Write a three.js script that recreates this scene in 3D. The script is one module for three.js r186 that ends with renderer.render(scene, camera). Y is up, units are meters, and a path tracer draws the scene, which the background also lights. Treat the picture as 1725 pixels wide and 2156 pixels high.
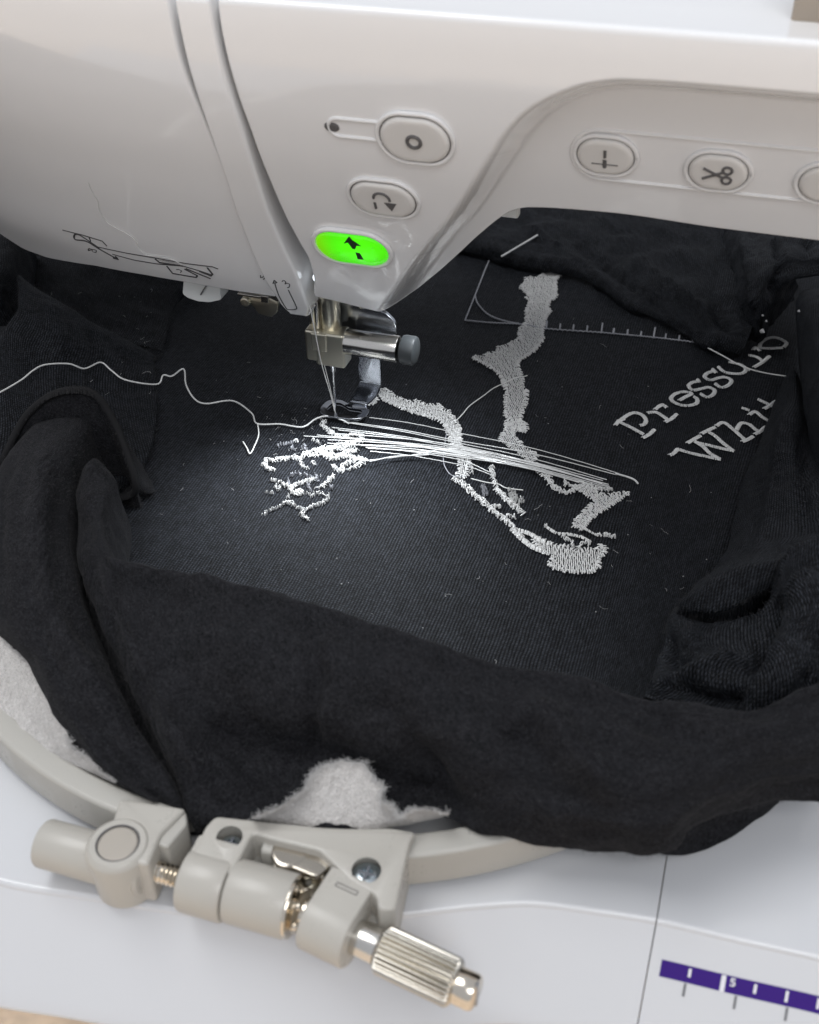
import * as THREE from 'three';
import { RoundedBoxGeometry } from 'three/addons/geometries/RoundedBoxGeometry.js';
import { mergeGeometries, mergeVertices, toCreasedNormals } from 'three/addons/utils/BufferGeometryUtils.js';
import { ImprovedNoise } from 'three/addons/math/ImprovedNoise.js';
import { TextGeometry } from 'three/addons/geometries/TextGeometry.js';
import { FontLoader } from 'three/addons/loaders/FontLoader.js';
import { RectAreaLightUniformsLib } from 'three/addons/lights/RectAreaLightUniformsLib.js';

// ------------------------------------------------------------------ camera, light, exposure
// All shapes below are written in centimetres (x along the machine arm, y up, z towards the operator,
// the needle at x = z = 0, the machine bed at y = 0) and every top-level object is scaled to metres.
const V = (x, y, z) => new THREE.Vector3(x, y, z);
const CM = 0.01;
const scene = new THREE.Scene();
scene.background = new THREE.Color(0.525, 0.545, 0.59);
const EYE = V(11.627, 20.4, 28.459);                                   // centimetres
const RIGHT = V(0.95396, -0.00974, -0.29978), DOWN = V(0.17724, -0.78799, 0.58963), FWD = V(-0.24197, -0.61562, -0.74998);
const FPX = 2400, CX = 862.5, CY = 1078;                               // lens measured on a 1725 x 2156 print of the photograph
const camera = new THREE.PerspectiveCamera(2 * Math.atan(1078 / FPX) * 180 / Math.PI, 819 / 1024, 0.02, 60);
camera.position.copy(EYE).multiplyScalar(CM);
camera.quaternion.setFromRotationMatrix(new THREE.Matrix4().makeBasis(RIGHT, DOWN.clone().negate(), FWD.clone().negate()));
camera.focus = 0.335;
camera.userData.fStop = 21;
const renderer = new THREE.WebGLRenderer({ antialias: true });
renderer.setSize(819, 1024);
renderer.toneMapping = THREE.LinearToneMapping;
renderer.toneMappingExposure = 1;
renderer.shadowMap.enabled = true;
RectAreaLightUniformsLib.init();
const ceilingLamps = [   // place, size (metres), colour, radiance
  { at: [-0.5, 1.3, 0.1], size: [0.8, 0.6], color: [0.97, 0.985, 1.0], nits: 3.2, name: 'long ceiling panel above the left end of the machine' },
  { at: [0.55, 1.25, 0.95], size: [0.7, 0.6], color: [0.97, 0.98, 1.0], nits: 3.3, name: 'square ceiling panel above and behind the operator' },
];

const figures = await new FontLoader().loadAsync('fonts/droid/droid_sans_bold.typeface.json');

// ------------------------------------------------------------------ helpers
let seed = 11;
const rnd = () => { seed = (seed + 0x6d2b79f5) | 0; let t = Math.imul(seed ^ (seed >>> 15), 1 | seed); t = (t + Math.imul(t ^ (t >>> 7), 61 | t)) ^ t; return ((t ^ (t >>> 14)) >>> 0) / 4294967296; };
const rr = (a, b) => a + (b - a) * rnd();
const lerp = (a, b, t) => a + (b - a) * t, clamp = THREE.MathUtils.clamp;
const smooth = (t) => { t = clamp(t, 0, 1); return t * t * (3 - 2 * t); };
const noise3 = new ImprovedNoise();
const N = (x, y, z) => noise3.noise(x, y, z);
const used = new Map();
const numbered = (n) => { const k = used.get(n) ?? 0; used.set(n, k + 1); return k ? n + '_' + String(k).padStart(3, '0') : n; };
function thing(name, label, category, base = [0, 0, 0], group) {
  const o = new THREE.Group(); o.name = numbered(name); scene.add(o);
  o.scale.setScalar(CM); o.position.set(...base).multiplyScalar(CM);
  o.userData = { label, category }; if (group) o.userData.group = group;
  o._base = V(...base);
  return o;
}
function part(parent, name, geometry, mat, opt = {}) {                 // geometry in world centimetres
  const m = new THREE.Mesh(geometry, mat); m.name = name; m.castShadow = m.receiveShadow = true;
  let top = parent; while (top._base === undefined) top = top.parent;
  geometry.translate(-top._base.x, -top._base.y, -top._base.z);
  if (opt.label) m.userData.label = opt.label;
  if (opt.kind) m.userData.kind = opt.kind;
  parent.add(m); return m;
}
function structure(name, geometry, mat) {
  const m = new THREE.Mesh(geometry, mat); m.name = name; m.scale.setScalar(CM); m.receiveShadow = true; m.userData.kind = 'structure'; scene.add(m); return m;
}
// measured places: a point of the photograph on a level, a frontal or a sideways plane of known position
const dirOf = (px, py) => V(0, 0, 0).addScaledVector(RIGHT, px - CX).addScaledVector(DOWN, py - CY).addScaledVector(FWD, FPX);
const onY = (px, py, y) => { const d = dirOf(px, py); return EYE.clone().addScaledVector(d, (y - EYE.y) / d.y); };
const onZ = (px, py, z) => { const d = dirOf(px, py); return EYE.clone().addScaledVector(d, (z - EYE.z) / d.z); };
// the windows of the photograph in which the outlines were measured
const win = (ox, oy, s) => (x, y) => [ox + s * x, oy + s * y];
const W5 = win(0, 1521, .6173), W3 = win(950.8, 494.4, .2204), W2 = win(912.7, 798.6, .26456), WA = win(532.4, 798.6, .26456), WL = win(1255, 669.3, .2725), WF = win(114, 441, .3087), WC = win(380, 532, .3527), WB = win(646.5, 190, .2293), W6 = win(988.7, 1597.2, .42678);
const pairs = (a) => { const o = []; for (let i = 0; i < a.length; i += 2) o.push([a[i], a[i + 1]]); return o; };
const pick = (w, a) => pairs(a).map(([x, y]) => w(x, y));
const interp = (tab, x) => { if (x <= tab[0][0]) return tab[0][1]; for (let i = 1; i < tab.length; i++) if (x <= tab[i][0]) return lerp(tab[i - 1][1], tab[i][1], (x - tab[i - 1][0]) / (tab[i][0] - tab[i - 1][0])); return tab[tab.length - 1][1]; };
function smoothTab(tab, n = 200) {                                     // a table made smooth (monotone cubic), sampled
  const d = [], m = [], k = tab.length;
  for (let i = 0; i < k - 1; i++) d.push((tab[i + 1][1] - tab[i][1]) / (tab[i + 1][0] - tab[i][0]));
  m.push(d[0]); for (let i = 1; i < k - 1; i++) m.push(d[i - 1] * d[i] <= 0 ? 0 : 2 * d[i - 1] * d[i] / (d[i - 1] + d[i])); m.push(d[k - 2]);
  const out = [];
  for (let i = 0; i < k - 1; i++) { const h = tab[i + 1][0] - tab[i][0], s = Math.max(4, Math.round(n / k)); for (let j = 0; j < s; j++) { const t = j / s, a = t * t * (3 - 2 * t), b = t * (1 - t) * (1 - t), c = t * t * (t - 1); out.push([tab[i][0] + t * h, lerp(tab[i][1], tab[i + 1][1], a) + h * (b * m[i] + c * m[i + 1])]); } }
  out.push(tab[k - 1]); return out;
}
// a mesh from rows of points
function gridGeo(rows, uvScale = 1, closedU = false) {
  const nr = rows.length, nc = rows[0].length, pos = [], uv = [], idx = [];
  const mid = Math.floor(nc / 2); let vAcc = 0;
  for (let r = 0; r < nr; r++) {
    if (r) vAcc += rows[r][mid].distanceTo(rows[r - 1][mid]);
    let u = 0; const us = [0]; for (let c = 1; c < nc; c++) { u += rows[r][c].distanceTo(rows[r][c - 1]); us.push(u); }
    for (let c = 0; c < nc; c++) { const p = rows[r][c]; pos.push(p.x, p.y, p.z); uv.push((us[c] - us[mid]) * uvScale, vAcc * uvScale); }
  }
  for (let r = 0; r < nr - 1; r++) for (let c = 0; c < nc - 1; c++) { const a = r * nc + c, b = a + 1, d = a + nc, e = d + 1; idx.push(a, d, b, b, d, e); }
  const g = new THREE.BufferGeometry();
  g.setAttribute('position', new THREE.Float32BufferAttribute(pos, 3)); g.setAttribute('uv', new THREE.Float32BufferAttribute(uv, 2)); g.setIndex(idx); g.computeVertexNormals();
  return g;
}
const cr = (p0, p1, p2, p3, t) => { const t2 = t * t, t3 = t2 * t; return V(...['x', 'y', 'z'].map((k) => 0.5 * (2 * p1[k] + (p2[k] - p0[k]) * t + (2 * p0[k] - 5 * p1[k] + 4 * p2[k] - p3[k]) * t2 + (3 * p1[k] - p0[k] - 3 * p2[k] + p3[k]) * t3))); };
function splineRow(pts, sub) { const o = [], n = pts.length; for (let i = 0; i < n - 1; i++) for (let j = 0; j < sub; j++) o.push(cr(pts[Math.max(0, i - 1)], pts[i], pts[i + 1], pts[Math.min(n - 1, i + 2)], j / sub)); o.push(pts[n - 1].clone()); return o; }
function splineGrid(ctrl, su, sv) { const a = ctrl.map((r) => splineRow(r, su)), cols = a[0].length, out = []; const nc = []; for (let c = 0; c < cols; c++) nc.push(splineRow(a.map((r) => r[c]), sv)); for (let r = 0; r < nc[0].length; r++) out.push(nc.map((c) => c[r])); return out; }
// cloth: a spline sheet with creases and slack at several sizes
function cloth(ctrl, su, sv, amp = 0.05, freq = 0.8, fade = null, creases = []) {
  const rows = splineGrid(ctrl, su, sv), g0 = gridGeo(rows), n = g0.attributes.normal, nc = rows[0].length;
  // creases: [points of the photograph with heights, how deep (-) or proud (+), how wide], measured along the cloth
  const lines = creases.map(([pts, a, w]) => [splineRow(pts.map((q) => onY(...q)), 8), a, w]);
  rows.forEach((r, i) => r.forEach((p, c) => {
    const k = i * nc + c, f = fade ? fade(i / (rows.length - 1), c / (nc - 1)) : 1;
    const a = N(p.x * freq, p.y * freq, p.z * freq) + 0.5 * N(p.x * freq * 2.3 + 7, p.y * freq * 2.3, p.z * freq * 2.3) + 0.2 * N(p.x * freq * 6 + 3, p.y * freq * 6, p.z * freq * 6);
    let cr_ = 0; for (const [l, am, w] of lines) { let best = 1e9, at = 0; for (let q = 0; q < l.length; q++) { const d = l[q].distanceToSquared(p); if (d < best) { best = d; at = q / (l.length - 1); } } cr_ += am * Math.exp(-best / (w * w)) * Math.min(1, 6 * at + .15, 6 * (1 - at) + .15); }
    const up = cr_; p.x += n.getX(k) * up; p.y += n.getY(k) * up; p.z += n.getZ(k) * up;
    p.x += n.getX(k) * a * amp * f; p.y += n.getY(k) * a * amp * f; p.z += n.getZ(k) * a * amp * f;
  }));
  return gridGeo(rows);
}
// tubes gathered into one geometry
class Tubes {
  constructor() { this.p = []; this.n = []; this.i = []; this.u = []; }
  add(pts, r, radial = 5, rEnd = r, flat = 1) {
    const k = pts.length; let nrm = null; const base = this.p.length / 3, T = V(0, 0, 0), B = V(0, 0, 0); let len = 0;
    for (let a = 0; a < k; a++) {
      T.copy(pts[Math.min(k - 1, a + 1)]).sub(pts[Math.max(0, a - 1)]); if (T.lengthSq() < 1e-12) T.set(1, 0, 0); T.normalize();
      if (!nrm) { nrm = Math.abs(T.y) > .9 ? V(1, 0, 0) : V(0, 1, 0); }
      nrm.addScaledVector(T, -nrm.dot(T)); if (nrm.lengthSq() < 1e-9) nrm.set(T.y, -T.x, 0.01); nrm.normalize(); B.crossVectors(T, nrm);
      const rad = typeof r === 'function' ? r(a / (k - 1)) : lerp(r, rEnd, a / (k - 1)); if (a) len += pts[a].distanceTo(pts[a - 1]);
      for (let j = 0; j < radial; j++) { const an = j / radial * 2 * Math.PI, c = Math.cos(an), s = Math.sin(an), p = pts[a]; const nx = nrm.x * c + B.x * s, ny = nrm.y * c + B.y * s, nz = nrm.z * c + B.z * s; this.p.push(p.x + nrm.x * c * rad * flat + B.x * s * rad, p.y + nrm.y * c * rad * flat + B.y * s * rad, p.z + nrm.z * c * rad * flat + B.z * s * rad); this.n.push(nx, ny, nz); this.u.push(j / radial, len); }
    }
    for (let a = 0; a < k - 1; a++) for (let j = 0; j < radial; j++) { const x = base + a * radial + j, y = base + a * radial + (j + 1) % radial; this.i.push(x, y, x + radial, y, y + radial, x + radial); }
    for (const [o, f] of [[base, 1], [base + (k - 1) * radial, 0]]) for (let j = 1; j < radial - 1; j++) f ? this.i.push(o, o + j + 1, o + j) : this.i.push(o, o + j, o + j + 1);
  }
  geo() { const g = new THREE.BufferGeometry(); g.setAttribute('position', new THREE.Float32BufferAttribute(this.p, 3)); g.setAttribute('normal', new THREE.Float32BufferAttribute(this.n, 3)); g.setAttribute('uv', new THREE.Float32BufferAttribute(this.u, 2)); g.setIndex(this.i); return g; }
}
const tube = (pts, r, radial = 8, rEnd, flat) => { const t = new Tubes(); t.add(pts, r, radial, rEnd, flat); return t.geo(); };
// turned parts along an axis
function turned(from, dir, profile, seg = 48) {                        // profile: [distance along, radius]
  const g = new THREE.LatheGeometry(profile.map(([d, r]) => new THREE.Vector2(Math.max(r, 1e-4), d)), seg), c = toCreasedNormals(g, 0.6);
  c.applyQuaternion(new THREE.Quaternion().setFromUnitVectors(V(0, 1, 0), dir.clone().normalize())); c.translate(from.x, from.y, from.z); return c;
}
const barrel = (d0, d1, r, b) => [[d0, 0], [d0, r - b - .02], [d0, r - b], [d0 + b * .3, r - b * .3], [d0 + b, r], [d1 - b, r], [d1 - b * .3, r - b * .3], [d1, r - b], [d1, r - b - .02], [d1, 0]];
// a plan outline (x, z) raised from y0 to y1 with rounded edges
function raised(plan, y0, y1, bevel = .06, holes = []) {
  const s = new THREE.Shape(plan.map(([x, z]) => new THREE.Vector2(x, -z)));
  for (const h of holes) s.holes.push(new THREE.Path(h.map(([x, z]) => new THREE.Vector2(x, -z))));
  const g = new THREE.ExtrudeGeometry(s, { depth: y1 - y0 - 2 * bevel, bevelEnabled: true, bevelThickness: bevel, bevelSize: bevel, bevelOffset: -bevel, bevelSegments: 3, curveSegments: 24 });
  g.rotateX(-Math.PI / 2); g.translate(0, y0 + bevel, 0); return toCreasedNormals(g, 0.5);
}
const circle = (x, z, r, n = 32) => Array.from({ length: n }, (_, i) => [x + r * Math.cos(i / n * 2 * Math.PI), z + r * Math.sin(i / n * 2 * Math.PI)]);
function roundPoly(pts, r, n = 5) {                                     // rounds the corners of an outline
  const out = [], k = pts.length;
  for (let i = 0; i < k; i++) {
    const [ax, ay] = pts[(i + k - 1) % k], [bx, by] = pts[i], [cx, cy] = pts[(i + 1) % k];
    const la = Math.hypot(ax - bx, ay - by), lc = Math.hypot(cx - bx, cy - by), q = Math.min(r, la * .45, lc * .45);
    const p0 = [bx + (ax - bx) / la * q, by + (ay - by) / la * q], p1 = [bx + (cx - bx) / lc * q, by + (cy - by) / lc * q];
    for (let j = 0; j <= n; j++) { const t = j / n, u = 1 - t; out.push([u * u * p0[0] + 2 * u * t * bx + t * t * p1[0], u * u * p0[1] + 2 * u * t * by + t * t * p1[1]]); }
  }
  return out;
}
const box = (x, y, z, w, h, d, r = .03) => { const g = new RoundedBoxGeometry(w, h, d, 3, Math.min(r, w / 2.1, h / 2.1, d / 2.1)); g.translate(x, y, z); return g; };
const merge = (list) => mergeGeometries(list.map((g) => { const h = g.index ? g.toNonIndexed() : g; for (const k of Object.keys(h.attributes)) if (!['position', 'normal', 'uv'].includes(k)) h.deleteAttribute(k); return h; }));

// ------------------------------------------------------------------ computed textures
function tex(size, cm, fn, srgb = false) {
  const d = new Uint8Array(size * size * 4);
  for (let y = 0; y < size; y++) for (let x = 0; x < size; x++) { const v = fn(x / size, y / size, x, y), o = (y * size + x) * 4; const a = Array.isArray(v) ? v : [v, v, v]; d[o] = clamp(a[0], 0, 1) * 255; d[o + 1] = clamp(a[1], 0, 1) * 255; d[o + 2] = clamp(a[2], 0, 1) * 255; d[o + 3] = 255; }
  const t = new THREE.DataTexture(d, size, size); t.wrapS = t.wrapT = THREE.RepeatWrapping; t.magFilter = t.minFilter = THREE.LinearFilter; t.repeat.set(1 / cm, 1 / cm); if (srgb) t.colorSpace = THREE.SRGBColorSpace; t.needsUpdate = true; return t;
}
const hash = (i, j, k = 0) => { let t = (i * 374761393 + j * 668265263 + k * 1274126177) | 0; t = Math.imul(t ^ (t >>> 13), 1274126177); return ((t ^ (t >>> 16)) >>> 0) / 4294967296; };
const tn = (x, y, f, k = 0) => { const X = x * f, Y = y * f, i = Math.floor(X), j = Math.floor(Y), u = smooth(X - i), v = smooth(Y - j), m = (a) => ((a % f) + f) % f; return lerp(lerp(hash(m(i), m(j), k), hash(m(i + 1), m(j), k), u), lerp(hash(m(i), m(j + 1), k), hash(m(i + 1), m(j + 1), k), u), v); };
// knit: columns of slanted stitches, each a little different; 4.1 cm of cloth
const RIBS = 48, COURSES = 44;
const knit = (u, v) => {
  const wob = (tn(u, v, 12, 3) - .5) * .35, a = u * RIBS + wob, i = Math.floor(a), f = a - i, w = v * COURSES + f * .9 + (hash(((i % RIBS) + RIBS) % RIBS, 5) - .5) * .3, j = Math.floor(w), g = w - j;
  const rib = Math.pow(Math.sin(Math.PI * f), .8), st = .4 + .6 * Math.sin(Math.PI * g), id = hash(((i % RIBS) + RIBS) % RIBS, ((j % COURSES) + COURSES) % COURSES, 9);
  return rib * st * (.72 + .4 * id);
};
const knitBump = tex(1024, 4.1, (u, v) => knit(u, v) * .8 + tn(u, v, 256, 1) * .12 + tn(u, v, 60, 2) * .08);
const knitColor = tex(1024, 4.1, (u, v, x, y) => { const k = knit(u, v), f = .16 + .78 * k + .2 * (hash(x, y, 4) - .5) + .35 * (tn(u, v, 90, 6) - .5) + .12 * (tn(u, v, 14, 8) - .5); const fleck = hash(x >> 2, y >> 2, 12) > .9975 ? .42 : 0; return [f * .92 + fleck, f * .95 + fleck, f + fleck]; }, true);
const fleeceBump = tex(512, 2.3, (u, v) => .45 * tn(u, v, 128, 1) + .3 * tn(u, v, 60, 2) + .25 * tn(u, v, 24, 3));
const fleeceColor = tex(512, 3.1, (u, v, x, y) => { const f = .52 + .26 * (tn(u, v, 170, 1) - .5) + .16 * (tn(u, v, 60, 2) - .5) + .05 * (tn(u, v, 9, 3) - .5) + .12 * (hash(x, y, 2) - .5) + .05 * Math.sin((u * 3 + v) * 6.283 * 24); return [f, f, f * 1.01]; }, true);
function fibreCanvas(bg, strokes, cm, size = 512) {
  const c = document.createElement('canvas'); c.width = c.height = size; const g = c.getContext('2d'); g.fillStyle = bg; g.fillRect(0, 0, size, size);
  for (const [n, col, w, len] of strokes) { g.strokeStyle = col; g.lineWidth = w; for (let i = 0; i < n; i++) { const x = rnd() * size, y = rnd() * size, a = rnd() * 6.28, l = len * rr(.5, 1.4), b = a + rr(-1, 1); for (const [ox, oy] of [[0, 0], [size, 0], [-size, 0], [0, size], [0, -size]]) { g.beginPath(); g.moveTo(x + ox, y + oy); g.quadraticCurveTo(x + ox + Math.cos(a) * l * .5, y + oy + Math.sin(a) * l * .5, x + ox + Math.cos(a) * l * .5 + Math.cos(b) * l * .5, y + oy + Math.sin(a) * l * .5 + Math.sin(b) * l * .5); g.stroke(); } } }
  const t = new THREE.CanvasTexture(c); t.wrapS = t.wrapT = THREE.RepeatWrapping; t.repeat.set(1 / cm, 1 / cm); t.colorSpace = THREE.SRGBColorSpace; return t;
}
const feltTex = fibreCanvas('#d3d0cd', [[2600, 'rgba(245,243,240,.5)', 1.3, 34], [2200, 'rgba(150,146,142,.35)', 1.2, 30], [500, 'rgba(120,115,110,.3)', 1, 26]], 2.2);
const feltBump = tex(512, 2.2, (u, v) => .5 * tn(u, v, 90, 1) + .3 * tn(u, v, 40, 2) + .2 * tn(u, v, 200, 4));
const plasticRough = tex(512, 5, (u, v, x, y) => { const f = .88 + .16 * tn(u, v, 30, 1) + .1 * tn(u, v, 120, 2); return [f, f, f]; });
const fineBump = tex(512, 1.2, (u, v) => .6 * tn(u, v, 128, 1) + .4 * tn(u, v, 64, 2));
const smudge = tex(512, 9, (u, v) => { const f = .1 + .9 * Math.pow(clamp((tn(u, v, 5, 1) * .6 + tn(u, v, 13, 2) * .4 - .55) * 4, 0, 1), 1.5) * (.5 + .5 * tn(u, v, 64, 3)); return [f, f, f]; });
const scuff = tex(512, 2.5, (u, v) => { const f = .6 + .5 * tn(u, v, 9, 1) + .25 * (tn(u, v, 60, 2) - .5) - (hash(Math.floor(u * 40), Math.floor(v * 170), 3) > .985 ? .3 : 0); return [f, f, f]; });
const woodTex = tex(1024, 40, (u, v, x, y) => { const w = tn(u, v, 6, 1) * .5 + tn(u, v, 16, 2) * .2, g = .5 + .5 * Math.sin((v * 22 + w * 3.2) * 6.283), f = .93 + .04 * g + .08 * (tn(u, v * 1, 256, 5) - .5) + .06 * (tn(u, v, 40, 3) - .5); return [f * 1.0, f * .92, f * .83]; }, true);
const brushed = tex(512, 1.0, (u, v) => .5 + .5 * (tn(0.3, v, 256, 2) - .5) + .2 * (tn(u, v, 128, 1) - .5));

// ------------------------------------------------------------------ materials
const P = (o) => new THREE.MeshPhysicalMaterial(o), rgb = (r, g, b) => new THREE.Color(r, g, b);
const greenGlow = tex(128, 1, (u, v) => { const d = Math.hypot((u - .58) * 1.1, (v - .6) * 1.0), k = Math.exp(-d * d * 3.2), e = smooth((u) / .35); return [lerp(.52, .30, e) * (.75 + .25 * k), .62 + .36 * k, .02]; }, true);
const M = {
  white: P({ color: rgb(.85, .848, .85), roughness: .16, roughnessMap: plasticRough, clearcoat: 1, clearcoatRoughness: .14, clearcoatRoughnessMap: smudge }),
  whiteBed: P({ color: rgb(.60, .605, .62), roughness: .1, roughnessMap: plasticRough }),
  groove: P({ color: rgb(.16, .155, .15), roughness: .5 }),
  button: P({ color: rgb(.68, .665, .645), roughness: .38 }),
  rim: P({ color: rgb(.76, .755, .755), roughness: .25 }),
  ink: P({ color: rgb(.035, .034, .036), roughness: .6 }),
  inkGrey: P({ color: rgb(.10, .095, .095), roughness: .6 }),
  green: P({ color: rgb(.06, .42, .01), roughness: .16, emissive: rgb(1, 1, 1), emissiveIntensity: 1.05, emissiveMap: greenGlow }),
  darkInk: P({ color: rgb(.004, .02, .004), roughness: .4 }),
  lens: P({ color: rgb(.9, .93, 1), roughness: .3, emissive: rgb(.86, .93, 1), emissiveIntensity: 1.4 }),
  lensDim: P({ color: rgb(.9, .92, .95), roughness: .3 }),
  hoop: P({ color: rgb(.41, .395, .36), roughness: .5, roughnessMap: scuff, bumpMap: fineBump, bumpScale: .00002 }),
  hoopLight: P({ color: rgb(.43, .41, .37), roughness: .4, roughnessMap: scuff, bumpMap: fineBump, bumpScale: .00001 }),
  steel: P({ color: rgb(.66, .64, .60), metalness: 1, roughness: .2 }),
  nickel: P({ color: rgb(.70, .64, .55), metalness: 1, roughness: .16 }),
  leverMetal: P({ color: rgb(.46, .42, .36), metalness: 1, roughness: .18 }),
  nickel2: P({ color: rgb(.60, .57, .51), metalness: 1, roughness: .18 }),
  pinMetal: P({ color: rgb(.40, .37, .33), metalness: 1, roughness: .55, bumpMap: brushed, bumpScale: .00002 }),
  zinc: P({ color: rgb(.50, .56, .59), metalness: 1, roughness: .3 }),
  greyKnob: P({ color: rgb(.045, .05, .053), metalness: 0, roughness: .45 }),
  chrome: P({ color: rgb(.74, .75, .77), metalness: 1, roughness: .1 }),
  brassy: P({ color: rgb(.68, .64, .53), metalness: 1, roughness: .28, bumpMap: brushed, bumpScale: .00003 }),
  darkSteel: P({ color: rgb(.27, .28, .30), metalness: 1, roughness: .16 }),
  footSteel: P({ color: rgb(.40, .42, .46), metalness: 1, roughness: .2 }),
  thread: P({ color: rgb(.62, .62, .61), roughness: .24, specularIntensity: 1, clearcoat: .6, clearcoatRoughness: .2 }),
  threadGrey: P({ color: rgb(.30, .305, .33), roughness: .6 }),
  threadFine: P({ color: rgb(.68, .68, .66), roughness: .45 }),
  knit: P({ color: rgb(.040, .0412, .045), map: knitColor, roughness: .62, bumpMap: knitBump, bumpScale: .00035, sheen: .12, sheenColor: rgb(.2, .22, .26), sheenRoughness: .5, specularIntensity: .18 }),
  fleece: P({ color: rgb(.066, .0668, .073), map: fleeceColor, roughness: .95, bumpMap: fleeceBump, bumpScale: .0003, sheen: .5, sheenColor: rgb(.2, .198, .2), sheenRoughness: .3, specularIntensity: .1 }),
  hem: P({ color: rgb(.014, .014, .015), roughness: .9, specularIntensity: .2 }),
  fuzz: P({ color: rgb(.055, .055, .058), roughness: .9, specularIntensity: .3 }),
  lint: P({ color: rgb(.42, .42, .42), roughness: .9 }),
  felt: P({ color: rgb(.82, .81, .80), map: feltTex, roughness: .95, bumpMap: feltBump, bumpScale: .0006, sheen: .2, sheenColor: rgb(.5, .5, .5) }),
  feltHair: P({ color: rgb(.6, .59, .58), roughness: .9 }),
  wood: P({ color: rgb(1, .98, .95), map: woodTex, roughness: .45 }),
  purple: P({ color: rgb(.035, .008, .17), roughness: .55, specularIntensity: .4 }),
  printWhite: P({ color: rgb(.72, .71, .74), roughness: .4 }),
  printGrey: P({ color: rgb(.16, .16, .17), roughness: .4 }),
  tab: P({ color: rgb(.72, .73, .71), roughness: .3 }),
  brown: P({ color: rgb(.36, .30, .24), roughness: .6 }),
  lampGlow: P({ color: rgb(.9, .9, .9), roughness: .5, emissive: rgb(1, 1, 1), emissiveIntensity: 1 }),
};

// ------------------------------------------------------------------ lamps
for (const l of ceilingLamps) {
  const light = new THREE.RectAreaLight(new THREE.Color(...l.color), l.nits, l.size[0], l.size[1]);
  light.name = 'ceiling_light'; light.position.set(...l.at); light.lookAt(0.03, 0.02, 0.06); scene.add(light); light.updateMatrixWorld();
  const t = thing('ceiling_lamp', l.name, 'ceiling lamp'); t.scale.setScalar(1); t.position.copy(light.position); t.quaternion.copy(light.quaternion);
  const glow = new THREE.MeshPhysicalMaterial({ color: 0xffffff, emissive: new THREE.Color(...l.color), emissiveIntensity: l.nits * .8 });
  const a = new THREE.Mesh(new RoundedBoxGeometry(l.size[0] + .06, l.size[1] + .06, .04, 2, .01).translate(0, 0, .05), M.rim); a.name = 'lamp_frame'; t.add(a);
  const b = new THREE.Mesh(new THREE.BoxGeometry(l.size[0], l.size[1], .01).translate(0, 0, .018), glow); b.name = 'diffuser'; t.add(b);
}

// ------------------------------------------------------------------ table
{ const g = new THREE.BoxGeometry(260, 4, 160); g.translate(0, -5.0, 20); const uv = g.attributes.uv, p = g.attributes.position; for (let i = 0; i < uv.count; i++) uv.setXY(i, p.getZ(i), p.getX(i)); structure('tabletop', g, M.wood); }

// ------------------------------------------------------------------ the machine's front: one swept profile
const FZ = smoothTab([[2, -.75], [3.5, .3], [4.6, .98], [5.7, 1.66], [7.54, 2.6], [9.18, 3.44], [10.65, 4.15], [11.9, 4.62], [13.04, 4.92], [13.9, 5.04], [15, 5.08]]);
const recEdge = smoothTab([[1.6, 4.5], [1.96, 5.12], [3.56, 7.67], [4.64, 9.21], [5.76, 11.1], [6.06, 11.62], [6.6, 12.28], [7.2, 12.71], [7.93, 13.04], [8.64, 13.18], [10, 13.22], [40, 13.22]]);
function recess(x, y) {                                                // how far the lower arm is set back behind the head
  if (x < 1.7) return 0;
  let best = 1e9; const yb = interp(recEdge, x); if (y >= yb) return 0;
  for (const [ex, ey] of recEdge) { if (Math.abs(ex - x) > 3 && ex < 10) continue; const d = Math.hypot(ex - x, ey - y); if (d < best) best = d; }
  best = Math.min(best, Math.abs(yb - y));
  return 1.15 * smooth((best - .02) / .62) * clamp((x - 1.7) / .6, 0, 1);
}
const surfZ = (x, y) => interp(FZ, y) - .02 * Math.pow(Math.max(0, -1.5 - x), 2);
const surf = (x, y, off = 0) => V(x, y, surfZ(x, y) + off);
const armSurf = (x, y, off = 0) => V(x, y, surfZ(x, y) - recess(x, y) + off);
function hitFront(px, py, fn = surf) {                                 // where a point of the photograph lies on the front
  const d = dirOf(px, py), at = (t) => EYE.clone().addScaledVector(d, t), f = (t) => { const p = at(t); return p.z - fn(p.x, p.y).z; };
  let a = 8 / FPX, fa = f(a);
  for (let i = 1; i < 400; i++) { const b = a + .1 / FPX, fb = f(b); if (fa * fb <= 0) { let lo = a, hi = b; for (let k = 0; k < 24; k++) { const m = (lo + hi) / 2; if (f(lo) * f(m) <= 0) hi = m; else lo = m; } return at(lo); } a = b; fa = fb; }
  return at(a);
}
const normalAt = (fn, x, y) => { const e = .02, a = fn(x + e, y).sub(fn(x - e, y)), b = fn(x, y + e).sub(fn(x, y - e)); return a.cross(b).normalize(); };
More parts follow.
